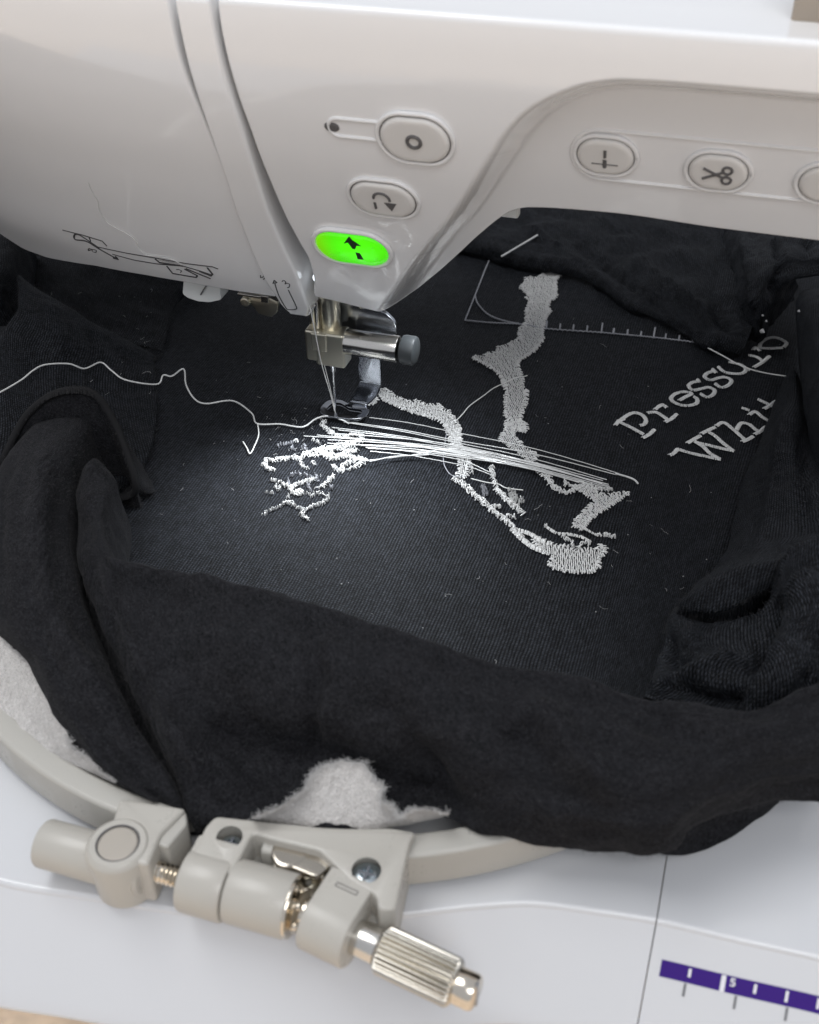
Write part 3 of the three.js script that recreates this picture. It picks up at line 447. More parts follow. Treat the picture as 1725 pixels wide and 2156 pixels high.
// ------------------------------------------------------------------ embroidery hoop with its clamp
const HO = { cx: 2.9, cz: -2.2, a: 12.5, b: 18, n: 2.2 };
const hoopPt = (ang, out = 0) => { const c = Math.cos(ang), s = Math.sin(ang), e = 2 / HO.n; const x = HO.a * Math.sign(c) * Math.pow(Math.abs(c), e), z = HO.b * Math.sign(s) * Math.pow(Math.abs(s), e); const nx = Math.sign(c) * Math.pow(Math.abs(c), 2 - e) / HO.a, nz = Math.sign(s) * Math.pow(Math.abs(s), 2 - e) / HO.b, l = Math.hypot(nx, nz) || 1; return [HO.cx + x + nx / l * out, HO.cz + z + nz / l * out]; };
{
  const hoop = thing('embroidery_hoop', 'beige plastic embroidery hoop with metal screw clamp in front of the black shirt', 'embroidery hoop', [2.7, .05, 14]);
  const sweep = (prof, a0, a1, n) => gridGeo(range(n, (t) => { const a = lerp(a0, a1, t); return prof.map(([o, y]) => { const p = hoopPt(a, o); return V(p[0], y, p[1]); }); }));
  // the outer ring is split at the screw: it runs the long way round from the lug to the block
  const PR = [[0, .3], [-.0, 1.05], [.05, 1.12], [.12, 1.14], [.48, 1.14], [.56, 1.11], [.6, 1.04], [.62, .25], [.56, .17], [.05, .17], [0, .3]];
  part(hoop, 'outer_ring', mergeGeometries([sweep(PR, Math.PI / 2 + .03, Math.PI * .86, 120), sweep(PR, Math.PI * .14, Math.PI * .5 - .1, 120)]), M.hoop);
  const PI2 = [[-.22, .3], [-.2, .75], [-.17, .8], [-.06, .8], [-.03, .75], [-.03, .3], [-.22, .3]];
  part(hoop, 'inner_ring', sweep(PI2, Math.PI * .14, Math.PI * .86, 260), M.hoop);
  const AY = .75, AZ = 17.12, X = V(1, 0, 0);
  // left lug: boss with the pivot pin, and the screw head
  const T = (x, y, h = 1.4) => { const q = W5(x, y), p = onY(q[0], q[1], h); return [p.x, p.z]; };
  const bc = T(402, 412);
  const boss = [[0, 0], [0, .55], [.06, .62], [1.22, .66], [1.3, .63], [1.36, .55], [1.36, .43], [1.3, .42], [1.3, 0]];
  part(hoop, 'pivot_boss', turned(V(bc[0], .05, bc[1]), V(0, 1, 0), boss, 48), M.hoopLight);
  part(hoop, 'pivot_pin', turned(V(bc[0], .9, bc[1]), V(0, 1, 0), barrel(0, .5, .405, .03), 40), M.pinMetal);
  part(hoop, 'pin_gap', torusPill(new THREE.Matrix4().makeRotationX(-Math.PI / 2).setPosition(bc[0], 1.395, bc[1]), .85, .85, .022), M.inkGrey);
  const lug = roundPoly([T(410, 252), T(636, 288), T(548, 375), T(505, 485), T(340, 450)], .12);
  part(hoop, 'lug', raised(lug, .1, 1.37, .09), M.hoopLight);
  { const L = (x, y, h) => T(x, y, h); part(hoop, 'lug_cheek', raised(roundPoly([L(560, 300, 1.26), L(634, 300, 1.26), L(640, 345, 1.26), L(570, 428, 1.26), L(500, 400, 1.26)], .08), .2, 1.26, .06), M.hoop);
    part(hoop, 'lug_nose', turned(V(2.0, .72, 17.14), V(1, 0, 0), [[-.9, 0], [-.9, .3], [-.2, .36], [.3, .5], [.36, .46], [.38, .4], [.38, 0]], 32), M.hoopLight); }
  part(hoop, 'screw_head', turned(V(.02, AY, AZ + .06), X, barrel(0, 1.5, .5, .07), 44), M.hoopLight);
  // threaded screw: real ridges
  { const t = []; t.push([0, 0]); for (let i = 0; i < 15; i++) t.push([i * .095, .19], [i * .095 + .047, .225]); t.push([1.5, .19], [1.5, 0]); part(hoop, 'screw_thread', turned(V(2.05, AY, AZ), X, t, 28), M.nickel); }
  // clamp block on the right end of the ring
  const ringIn = []; for (let i = 0; i <= 12; i++) { const p = hoopPt(Math.PI / 2 - lerp(.035, .115, i / 12) * 3.2, .02); ringIn.push(p); }
  const h1 = T(783, 392, 1.35), h2 = T(1250, 505, 1.35);
  const plan = [T(735, 318, 1.35), ...ringIn.slice(3, 9), T(1420, 372, 1.35), T(1400, 405, 1.35), T(1350, 640, 1.35), T(1290, 640, 1.35), T(1285, 590, 1.35), T(1200, 545, 1.35), T(1090, 437, 1.35), T(930, 400, 1.35), T(862, 378, 1.35), T(790, 520, 1.35), T(640, 490, 1.35), T(700, 355, 1.35)];
  part(hoop, 'clamp_block', raised(roundPoly(plan, .12, 4), .12, 1.36, .07, [circle(h1[0], h1[1], .335), circle(h2[0], h2[1], .36)]), M.hoopLight);
  part(hoop, 'clamp_base', merge([raised(roundPoly([T(735, 325, 1.35), T(1400, 410, 1.35), T(1350, 640, 1.35), T(1000, 500, 1.35), T(700, 480, 1.35)], .1), .12, .62, .05)]), M.hoop);
  for (const [p, y, r] of [[h1, 1.02, .25], [h2, 1.12, .31]]) { const k = part(hoop, 'clamp_fixing', turned(V(p[0], y, p[1]), V(0, 1, 0), [[-.3, r * .8], [0, r], [.05, r * .98], [.11, r * .7], [.13, r * .45], [.1, r * .4], [.02, r * .34], [.02, 0]], 24), M.zinc); part(k, 'cross_slot', merge([box(p[0], y + .135, p[1], r * 1.1, .02, r * .2, .005), box(p[0], y + .135, p[1], r * .2, .024, r * 1.1, .005)]), M.darkSteel); }
  const nose = roundPoly([[.05, -1], [.62, -.72], [.66, .1], [.4, .54], [0, .66], [-.4, .54], [-.62, .2]], .1);
  part(hoop, 'block_nose', merge([turned(V(3.22, AY + .02, AZ - .02), X, barrel(0, .96, .64, .08), 44), box(3.7, .74, 16.8, .94, 1.22, .8, .08)]), M.hoopLight);
  part(hoop, 'barrel', turned(V(4.2, AY + .02, AZ - .05), X, barrel(0, 1.28, .63, .06), 48), M.hoopLight);
  part(hoop, 'barrel_ring', turned(V(5.44, AY + .02, AZ - .05), X, barrel(0, .1, .61, .04), 40), M.nickel);
  // quick release: cam pieces, lever and spring in the pocket
  const D2 = V(.985, 0, .172).normalize(), S = V(5.72, AY - .02, AZ - .03), at = (d, up = 0) => S.clone().addScaledVector(D2, d).add(V(0, up, 0));
  part(hoop, 'cam_shaft', merge([turned(at(-.5), D2, barrel(0, 1.1, .22, .03), 28), turned(at(-.12), D2, [[0, 0], [0, .4], [.08, .46], [.13, .3], [.2, .3], [.2, 0]], 20)]), M.nickel);
  { const t = new Tubes(); for (let i = 0; i < 5; i++) { const a = i * 1.25 + .4, c = at(-.14).add(V(0, Math.cos(a) * .34, Math.sin(a) * .34)); t.add([c, c.clone().add(V(.12, .02, 0))], .13, 6, .1); } part(hoop, 'cam_teeth', t.geo(), M.nickel); }
  const lp = T(985, 435, 1.25), le = T(1095, 470, 1.2), lz = T(1060, 520, 1.0);
  part(hoop, 'release_lever', merge([turned(V(lp[0], .72, lp[1]), V(0, 1, 0), barrel(0, .22, .36, .06), 32), turned(V(lp[0], .98, lp[1] - .05), V(0, 1, 0), barrel(0, .18, .38, .06), 32), raised(roundPoly([[lp[0] - .05, lp[1] - .28], [le[0], le[1] - .3], [le[0] + .22, le[1]], [le[0] + .05, le[1] + .35], [lp[0], lp[1] + .26]], .12), 1.0, 1.14, .03), box(le[0] + .02, .85, le[1] + .22, .26, .4, .1, .03)]), M.leverMetal);
  { const t = new Tubes(); const c = range(60, (k) => V(le[0] - .2 + Math.cos(k * 38) * .17, .3 + k * .62, le[1] + .28 + Math.sin(k * 38) * .17)); t.add(c, .045, 6); part(hoop, 'spring', t.geo(), M.brassy); }
  // right nose piece with the small slot
  const q4 = new THREE.Quaternion().setFromUnitVectors(V(1, 0, 0), D2), loc = (g, d) => { g.applyQuaternion(q4); g.translate(at(d).x, at(d).y, at(d).z); return g; };
  const capB = roundPoly([[-.62, -.98], [.62, -.98], [.62, .2], [.62, .2]], .05);
  { const shape = new THREE.Shape(); shape.moveTo(-.78, .6); shape.lineTo(.05, .6); shape.absarc(.05, 0, .6, Math.PI / 2, -Math.PI / 2, true); shape.lineTo(-.78, -.6); shape.closePath();
    const g = new THREE.ExtrudeGeometry(shape, { depth: .86, bevelEnabled: true, bevelSize: .05, bevelThickness: .05, bevelOffset: -.05, bevelSegments: 3, curveSegments: 24 }); // shape x is towards the viewer, y up, depth along the screw
    g.applyMatrix4(new THREE.Matrix4().makeBasis(V(0, 0, 1), V(0, 1, 0), V(-1, 0, 0))); g.translate(1.1, .02, 0);
    const cap = part(hoop, 'cam_cover', loc(toCreasedNormals(g, .5), 0), M.hoopLight);
    part(cap, 'cover_slot', merge([loc(box(.7, .615, -.44, .46, .03, .02, .01), 0), loc(box(.7, .615, -.52, .46, .03, .02, .01), 0), loc(box(.47, .615, -.48, .02, .03, .1, .01), 0), loc(box(.93, .615, -.48, .02, .03, .1, .01), 0)]), M.inkGrey); }
  part(hoop, 'knob_shaft', turned(at(1.0), D2, barrel(0, 1.0, .34, .04), 40), M.steel);
  { // knurled knob: real flutes
    const n = 28, rows = []; const ring = (d, r, f) => range(n * 6, (t) => { const a = t * 2 * Math.PI, k = Math.abs(((t * n) % 1) - .5) * 2, rad = r - f * Math.pow(k, 1.6); return V(d, Math.cos(a) * rad, Math.sin(a) * rad); });
    for (const [d, r, f] of [[0, .02, 0], [0, .36, 0], [.05, .41, .02], [.1, .46, .11], [1.52, .46, .11], [1.58, .41, .02], [1.62, .34, 0], [1.62, .02, 0]]) rows.push(ring(d, r, f));
    part(hoop, 'knob', loc(gridGeo(rows), 1.66), M.nickel2); }
  { const tip = part(hoop, 'knob_tip', turned(at(3.26), D2, [[0, 0], [0, .32], [.05, .34], [.34, .34], [.4, .31], [.42, .26], [.42, 0]], 36), M.nickel);
    part(tip, 'knob_slot', loc(box(3.67, 0, 0, .04, .72, .09, .01), 0), M.darkSteel); }
}

// ------------------------------------------------------------------ the black shirt
const shirt = thing('shirt', 'black knit shirt bunched round the hoop with white tree embroidery and lettering', 'shirt', [3, .3, 3]);
const YF = .35;
{
  const rows = range(110, (t) => range(110, (u) => { const x = lerp(-26, 19, u), z = lerp(-24, 13.5 - 4.5 * smooth((x - 9) / 4), t); return V(x, YF + .02 * N(x * .5, 3, z * .5) - .012, z); }));
  part(shirt, 'body_panel', gridGeo(rows), M.knit);
}
const G = (px, py, y) => onY(px, py, y);
const tuck = (p, dx, y, dz) => V(p.x + dx, y, p.z + dz);
const foldGeos = [];
{ // the broad roll across the front
  const crest = pairs([168, 1010, 195, 966, 229, 1015, 228, 1110, 226, 1172, 330, 1195, 450, 1216, 560, 1235, 650, 1265, 760, 1301, 850, 1335, 950, 1366, 1060, 1394, 1180, 1420, 1300, 1448, 1420, 1480, 1560, 1495, 1700, 1455, 1800, 1420]);
  const bottom = pairs([412, 1738, 418, 1740, 424, 1742, 448, 1742, 475, 1742, 505, 1740, 545, 1735, 590, 1735, 650, 1740, 730, 1745, 810, 1742, 900, 1715, 1010, 1752, 1130, 1778, 1250, 1797, 1395, 1793, 1520, 1712, 1690, 1682, 1800, 1675]);
  const ridgeX = pairs([158, 1096, 169, 1200, 226, 1333, 293, 1491, 350, 1604]);
  const H = [2.2, 2.4, 2.2, 2.2, 2.6, 2.9, 2.9, 2.8, 2.8, 2.8, 2.8, 2.7, 2.6, 2.6, 2.5, 2.4, 2.4, 2.4, 2.4], B = [.8, .8, .85, 1, 1.1, 1.1, 1.1, 1.1, 1.1, 1.1, 1.1, 1.2, 1.2, 1.1, .9, 1.3, 1.5, 1.5, 1.5];
  const T = [.12, .26, .42, .56, .7, .85], FOOT = [1, 1, 1, .9, .8, .74, .72, .72, .72, .72, .74, .84, .95, 1.06, 1.1, 1.1, 1.1, 1.1, 1.1];
  const left = [[158, 1096, 2.3], [172, 1210, 2.3], [232, 1345, 2.2], [300, 1500, 1.9], [372, 1640, 1.4]], LT = [.14, .3, .5, .7, .88];
  const leftAt = (t) => [0, 1, 2].map((k) => interp(smoothTab(LT.map((u, j) => [u, left[j][k]])), t));
  const ctrl = [[], [], [], [], [], [], [], [], [], [], []];
  crest.forEach(([px, py], i) => {
    const h0 = i < 4 ? H[i] : H[i] * lerp(1.05, 1.3, smooth((i - 4) / 3));
    const c = G(px, py, h0), [bx, by] = bottom[i];
    const side = i < 1;
    ctrl[0].push(tuck(c, side ? .3 : .05, .36, -.5)); ctrl[1].push(tuck(c, side ? .1 : 0, h0 * .6, -.38)); ctrl[2].push(c);
    T.forEach((t, k) => {
      const x = lerp(px, bx, t), y = lerp(py, by, t), f = Math.min(1, t / FOOT[i]), hh = B[i] + (h0 - B[i]) * Math.pow(Math.max(0, 1 - Math.pow(f, 2.3)), .85);
      const straight = [x, y, hh], l = leftAt(t), w = i < 4 ? 1 : smooth(1 - (i - 3) / 4), ox = [0, 20, 46, 72, 104, 150, 200, 260][Math.min(i, 7)] * (1 - .35 * t), oy = (Math.min(py, 1215) - 1010) * Math.pow(1 - t, 1.6);
      const q = w > 0 ? [lerp(straight[0], l[0] + ox, w), lerp(straight[1], l[1] + oy, w), lerp(straight[2], l[2] + [-.25, .15, .32, .35, .3, .2, .1, 0][Math.min(i, 7)], w)] : straight;
      ctrl[3 + k].push(G(q[0], q[1], q[2]));
    });
    const e = G(bx, by, B[i]); ctrl[9].push(e); ctrl[10].push(tuck(e, 0, B[i] - .5, -.7));
  });
  const withEdge = ctrl.map((r, k) => [tuck(r[0], -.5, .15, -.2), tuck(r[0], -.03, Math.max(.36, r[0].y - .7), -.12), ...r]);
  foldGeos.push(part(shirt, 'front_fold', cloth(withEdge, 10, 13, .15, .62, null, [
    [[[655, 1330, 3.6], [668, 1420, 3.3], [655, 1520, 2.5], [662, 1600, 1.3]], -.22, .2], [[[690, 1340, 3.6], [705, 1430, 3.3], [690, 1530, 2.4]], .16, .3],
    [[[470, 1440, 3.15], [530, 1560, 1.9], [610, 1660, 1.1]], -.26, .35], [[[400, 1400, 3.2], [450, 1540, 2.2], [520, 1680, 1.1]], .16, .4],
    [[[1130, 1480, 3.3], [1240, 1620, 2.9], [1330, 1690, 2.2], [1430, 1770, 1.3]], .42, .28], [[[1080, 1520, 3.2], [1180, 1650, 2.6], [1290, 1740, 1.7]], -.36, .35],
    [[[1330, 1520, 3.0], [1450, 1580, 2.7], [1600, 1630, 2.2], [1740, 1640, 2.0]], -.5, .3], [[[1380, 1500, 3.1], [1500, 1540, 2.9], [1640, 1570, 2.7], [1760, 1570, 2.5]], .4, .3], [[[820, 1400, 3.5], [960, 1520, 3.0], [1040, 1640, 2.2]], .2, .5], [[[800, 1460, 3.2], [880, 1570, 2.4], [930, 1660, 1.6]], -.22, .3]]), M.fleece));
  // hanging flap under the roll, right of the middle
  const f = [[G(1372, 1738, 1.15), G(1440, 1732, 1.0), G(1510, 1711, .9), G(1632, 1684, .9)], [G(1384, 1778, .7), G(1450, 1765, .5), G(1530, 1735, .4), G(1638, 1688, .5)], [G(1392, 1799, .5), G(1448, 1799, .25), G(1530, 1768, .15), G(1642, 1690, .2)], [G(1392, 1792, .1), G(1446, 1790, .06), G(1524, 1758, .05), G(1640, 1686, .05)]];
  part(shirt, 'front_flap', cloth(f, 10, 10, .04, 1), M.fleece);
}
{ // the outer fold at the left, running down to the hoop
  const rows = [
    [58, 892, 1.4, 115, 852, 2.1, 188, 842, 2.2], [16, 965, 1.6, 90, 925, 2.8, 184, 890, 2.5], [-32, 1060, 1.6, 62, 1040, 3.0, 142, 1000, 2.6], [-45, 1180, 1.4, 55, 1170, 2.9, 138, 1115, 2.4], [-30, 1305, 1.1, 75, 1310, 2.6, 166, 1262, 2.2], [45, 1390, .95, 125, 1430, 2.2, 224, 1412, 1.9], [115, 1520, .95, 200, 1540, 1.8, 293, 1548, 1.6], [215, 1628, .9, 285, 1645, 1.3, 362, 1650, 1.3], [300, 1676, .98, 345, 1693, 1.02, 402, 1736, .8]];
  const ctrl = rows.map(([ax, ay, ah, bx, by, bh, cx, cy, ch]) => { const a = G(ax, ay, ah), b = G(bx, by, bh), c = G(cx, cy, ch), ab = G((ax + bx) / 2 - 6, (ay + by) / 2, (ah + bh) / 2 + .35), bc = G((bx + cx) / 2 + 4, (by + cy) / 2, (bh + ch) / 2 + .12); return [tuck(a, .1, .36, -.2), a, ab, b, bc, c, tuck(c, .05, ch - .5, -.1), tuck(c, .5, .2, .1)]; });
  foldGeos.push(part(shirt, 'side_fold', cloth(ctrl, 9, 12, .08, .7, null, [[[[25, 1000, 2.4], [15, 1130, 2.4], [40, 1270, 2.2], [110, 1400, 1.9], [190, 1520, 1.6], [280, 1630, 1.3]], -0.34, .22], [[[95, 960, 3.0], [85, 1130, 3.0], [105, 1280, 2.7], [170, 1410, 2.2], [250, 1540, 1.7]], 0.34, .3], [[[60, 1180, 2.9], [90, 1330, 2.5], [160, 1470, 2.0]], -0.20, .15]]), M.fleece));
}
{ // sleeve opening with the serged hem
  const hem = [[0, 985, 1.2], [12, 958, 1.5], [34, 912, 1.9], [56, 876, 2.2], [85, 848, 2.5], [113, 831, 2.7], [150, 822, 2.8], [186, 825, 2.7], [210, 840, 2.5], [228, 866, 2.2], [249, 905, 1.8], [270, 962, 1.3], [284, 1010, .9], [284, 1036, .65], [262, 1048, .5], [238, 1042, .45]];
  hem.forEach((q, i) => { q[2] += .7 * Math.sin(Math.PI * i / 15); });
  const pts = splineRow(hem.map((q) => G(...q)), 8);
  const acc = new Tubes();
  pts.forEach((p, i) => { if (i % 1) return; const nx = pts[Math.min(pts.length - 1, i + 1)].clone().sub(pts[Math.max(0, i - 1)]).normalize(); for (const s of [-1, 1]) { const o = V(nx.z, 0, -nx.x).multiplyScalar(.07 * s); for (let k = 0; k < 2; k++) { const q = p.clone().addScaledVector(nx, k * .05).add(o); acc.add([q.clone().addScaledVector(o, -.8).add(V(0, .0, 0)), q.clone().add(V(0, .06 + rr(0, .03), 0)), q.clone().addScaledVector(o, .9).add(V(rr(-.03, .03), -.02, rr(-.03, .03)))], .042, 5, .03); } } });
  const hm = part(shirt, 'hem', tube(pts, .11, 8), M.hem);
  part(hm, 'serged_edge', acc.geo(), M.hem, { kind: 'stuff' });
  const C = V(0, 0, 0); hem.forEach((q) => C.add(G(q[0], q[1], .4))); C.multiplyScalar(1 / hem.length);
  const rim = hem.map((q) => G(...q));
  const out = rim.map((p, i) => { const d = V(p.x - C.x, 0, p.z - C.z).normalize(); const k = i < 8 ? 1 : i > 11 ? .02 : .12; return [V(p.x + (d.x * 1.5 - .2) * k, .36, p.z + (d.z * 1.2 - 1.0) * k), V(p.x + (d.x * .5) * k, p.y * .7, p.z + (d.z * .4 - .3) * k), p, V(p.x - d.x * .06, p.y - .14, p.z - d.z * .06 - .1), V(p.x + d.x * .1, Math.max(.38, p.y * .5), p.z - .5), V(p.x + d.x * .1, .38, p.z - .8)]; });
  const ctrl = [0, 1, 2, 3, 4, 5].map((k) => out.map((o) => o[k]));
  foldGeos.push(part(shirt, 'sleeve_opening', cloth(ctrl, 7, 8, .04, 1), M.fleece));
}
{ // upper left layer, its straight edge on the hooped cloth
  const sheet = (rows, f) => rows.map((r) => { const o = []; for (let i = 0; i < r.length; i += 3) o.push(G(r[i], r[i + 1], r[i + 2])); return f ? f(o) : o; });
  const ctrl = sheet([[42, 586, 2.7, 100, 624, 2.3, 165, 662, 1.8, 240, 702, 1.2, 318, 745, .64], [44, 648, 2.5, 110, 690, 2.1, 180, 722, 1.5, 250, 748, 1.0, 321, 778, .58], [14, 700, 2.3, 85, 752, 1.7, 170, 782, 1.2, 255, 802, .8, 324, 818, .55], [-12, 775, 2.0, 75, 842, 1.4, 180, 872, 1.0, 260, 882, .7, 322, 900, .54], [-60, 900, 1.5, 90, 942, 1.0, 195, 982, .75, 255, 985, .6, 298, 980, .52], [-70, 1040, 1.1, 90, 1062, .8, 180, 1060, .6, 215, 1050, .55, 244, 1036, .5]], (o) => { const l = o[o.length - 1]; return [tuck(o[0], .25, Math.max(.4, o[0].y - 1.8), -.35), tuck(o[0], .0, o[0].y - .3, -.06), ...o, tuck(l, .03, .37, .01)]; });
  ctrl.unshift(ctrl[0].map((p) => tuck(p, 0, Math.max(.37, p.y - .4), -.18))); ctrl.unshift(ctrl[0].map((p) => tuck(p, 0, .37, -.35)));
  foldGeos.push(part(shirt, 'side_layer', cloth(ctrl, 11, 12, .09, .7, (v, u) => 1 - smooth((u - .75) / .25) * .8, [[[[110, 640, 2.2], [120, 740, 1.7], [110, 830, 1.4]], .18, .3], [[[190, 690, 1.6], [200, 780, 1.1], [190, 860, 1]], -.14, .22]]), M.knit));
  const back = sheet([[-40, 600, .9, 80, 640, .8, 200, 700, .7, 335, 735, .5], [-20, 560, 1.3, 100, 596, 1.1, 220, 655, .85, 345, 680, .55], [20, 520, 1.6, 130, 548, 1.4, 250, 585, 1.1, 358, 640, .62], [60, 470, 2.0, 170, 500, 1.7, 290, 530, 1.4, 388, 598, .8], [90, 420, 2.4, 200, 440, 2.0, 320, 470, 1.6, 420, 550, 1.0]], (o) => [...o, tuck(o[o.length - 1], .04, .37, 0)]);
  foldGeos.push(part(shirt, 'side_layer', cloth(back, 10, 10, .1, .8), M.knit));
  const lump = sheet([[-80, 430, 3.2, 10, 445, 3.4, 52, 480, 2.8], [-80, 490, 3.3, 8, 505, 3.4, 46, 530, 2.7], [-80, 550, 3.2, 4, 560, 3.2, 36, 584, 2.4], [-80, 620, 2.7, -10, 612, 2.8, 12, 622, 2.2]], (o) => [...o, tuck(o[o.length - 1], -.05, 1.2, -.3), tuck(o[o.length - 1], -.3, .4, -.5)]);
  lump.push(lump[lump.length - 1].map((p) => tuck(p, 0, Math.max(.38, p.y - 1.5), -.4)));
  foldGeos.push(part(shirt, 'side_layer', cloth(lump, 9, 9, .1, .9), M.knit));
}
{ // right flap: its left edge rests on the hooped cloth
  const rows = [[1664, 770, .8, 1670, 775, 1.2, 1674, 782, 1.3, 1680, 790, 1.0], [1627, 855, .7, 1655, 858, 1.4, 1680, 855, 1.6, 1697, 850, 1.2], [1595, 942, .65, 1640, 945, 1.5, 1680, 945, 1.8, 1714, 935, 1.5], [1572, 997, .62, 1640, 1005, 1.6, 1690, 1005, 2.1, 1750, 990, 2.0], [1554, 1075, .65, 1630, 1085, 1.7, 1710, 1080, 2.3, 1800, 1060, 2.6], [1531, 1160, .85, 1615, 1150, 1.9, 1710, 1130, 2.5, 1810, 1110, 2.8], [1470, 1228, 1.2, 1560, 1185, 2.2, 1650, 1165, 2.7, 1810, 1140, 2.9], [1440, 1258, 1.5, 1540, 1206, 2.5, 1640, 1184, 2.9, 1810, 1160, 3.1], [1432, 1284, 1.3, 1530, 1274, 2.0, 1640, 1226, 2.5, 1810, 1190, 2.8]];
  const ctrl = rows.map((r) => { const o = []; for (let i = 0; i < r.length; i += 3) o.push(G(r[i], r[i + 1], r[i + 2])); return [tuck(o[0], .12, .37, -.02), ...o]; });
  const last = ctrl[ctrl.length - 1]; ctrl.push(last.map((p) => tuck(p, 0, p.y - .35, -.1)), last.map((p) => tuck(p, 0, .5, -.6)));
  foldGeos.push(part(shirt, 'right_fold', cloth(ctrl, 12, 9, .06, .9, null, [[[[1660, 860, 1.5], [1640, 960, 1.6], [1610, 1080, 1.7], [1590, 1180, 2]], 0.24, .25], [[[1690, 900, 1.7], [1690, 1000, 2.1], [1680, 1120, 2.5]], -0.34, .2], [[[1600, 1000, 1.2], [1580, 1120, 1.5]], -0.17, .15]]), M.knit));
}
{ // knotted lower right fold
  const rows = [[1424, 1282, .8, 1470, 1304, 1.1, 1540, 1306, 1.7, 1600, 1284, 2.3, 1638, 1234, 2.8, 1662, 1168, 3.2, 1810, 1080, 3.4], [1414, 1296, 1.1, 1470, 1330, 1.5, 1540, 1338, 1.9, 1612, 1318, 2.4, 1655, 1262, 2.9, 1690, 1200, 3.3, 1810, 1160, 3.5], [1398, 1345, 1.2, 1465, 1365, 1.8, 1540, 1380, 2.2, 1620, 1375, 2.5, 1680, 1340, 2.8, 1730, 1320, 3.0, 1810, 1300, 3.0], [1384, 1410, 1.2, 1450, 1420, 1.8, 1530, 1435, 2.1, 1610, 1440, 2.4, 1680, 1410, 2.7, 1735, 1390, 2.9, 1810, 1370, 2.9], [1360, 1470, 1.0, 1440, 1500, 1.2, 1530, 1520, 1.5, 1610, 1520, 1.7, 1680, 1490, 1.9, 1740, 1470, 2.0, 1810, 1450, 2.0]];
  const ctrl = rows.map((r) => { const o = []; for (let i = 0; i < r.length; i += 3) o.push(G(r[i], r[i + 1], r[i + 2])); return [tuck(o[0], .1, .37, -.2), ...o]; });
  ctrl.unshift(ctrl[0].map((p) => tuck(p, 0, .38, -.3)));
  foldGeos.push(part(shirt, 'knotted_fold', cloth(ctrl, 9, 11, .09, .8, null, [[[[1402, 1325, 1.3], [1415, 1385, 1.6], [1452, 1402, 1.8]], -.45, .22], [[[1362, 1450, 1.2], [1453, 1398, 2.0], [1553, 1389, 2.3]], .38, .22], [[[1425, 1455, 1.5], [1500, 1478, 1.7], [1565, 1480, 1.9]], -.45, .22], [[[1641, 1257, 2.8], [1610, 1338, 2.6], [1572, 1438, 2.1], [1553, 1488, 1.7]], -.5, .17], [[[1440, 1300, 1.5], [1456, 1350, 1.8]], .3, .25], [[[1700, 1200, 3.3], [1660, 1330, 2.9], [1640, 1440, 2.2]], .4, .3], [[[1730, 1290, 3.2], [1715, 1380, 2.9], [1690, 1460, 2.2]], -.35, .2]]), M.knit));
}
{ // far right piece behind the dark gap
  const rows = [[1690, 612, 2.2, 1725, 606, 2.7, 1820, 598, 3.0], [1680, 640, 2.4, 1720, 636, 3.0, 1820, 630, 3.2], [1690, 730, 2.2, 1728, 730, 2.9, 1820, 730, 3.2], [1698, 830, 2.2, 1735, 830, 2.9, 1820, 820, 3.2], [1716, 920, 2.2, 1750, 920, 2.9, 1820, 900, 3.2], [1736, 1000, 2.3, 1770, 1000, 2.8, 1830, 980, 3.2]];
  const ctrl = rows.map((r) => { const o = []; for (let i = 0; i < r.length; i += 3) o.push(G(r[i], r[i + 1], r[i + 2])); return [tuck(o[0], .35, .4, -.4), tuck(o[0], .06, o[0].y - .6, -.1), ...o]; });
  foldGeos.push(part(shirt, 'side_fold', cloth(ctrl, 8, 9, .06, .9), M.knit));
}
{ // seam lump at the upper right with a hollow
  const rows = [[1530, 480, 1.6, 1600, 470, 2.4, 1680, 480, 2.8, 1820, 500, 3.0], [1545, 540, 1.6, 1600, 525, 2.7, 1670, 530, 3.1, 1820, 545, 3.2], [1556, 610, 1.4, 1600, 590, 2.7, 1660, 556, 3.0, 1820, 570, 3.1], [1570, 665, 1.0, 1600, 645, 2.1, 1628, 610, 2.4, 1690, 585, 2.6], [1580, 705, .7, 1604, 690, 1.4, 1626, 650, 1.6, 1680, 600, 1.9]];
  const ctrl = rows.map((r) => { const o = []; for (let i = 0; i < r.length; i += 3) o.push(G(r[i], r[i + 1], r[i + 2])); return [tuck(o[0], -.05, .38, -.2), ...o]; });
  const last = ctrl[ctrl.length - 1]; ctrl.push(last.map((p) => tuck(p, .05, Math.max(.38, p.y - .8), -.4)));
  foldGeos.push(part(shirt, 'seam_fold', cloth(ctrl, 10, 10, .14, 1.3, null, [[[[1560, 500, 2.2], [1590, 570, 2.4], [1600, 650, 2.0]], 0.34, .25], [[[1630, 500, 2.8], [1640, 560, 2.9], [1620, 620, 2.3]], -0.42, .2], [[[1700, 500, 3.0], [1690, 550, 3.0]], -0.51, .2]]), M.knit));
}
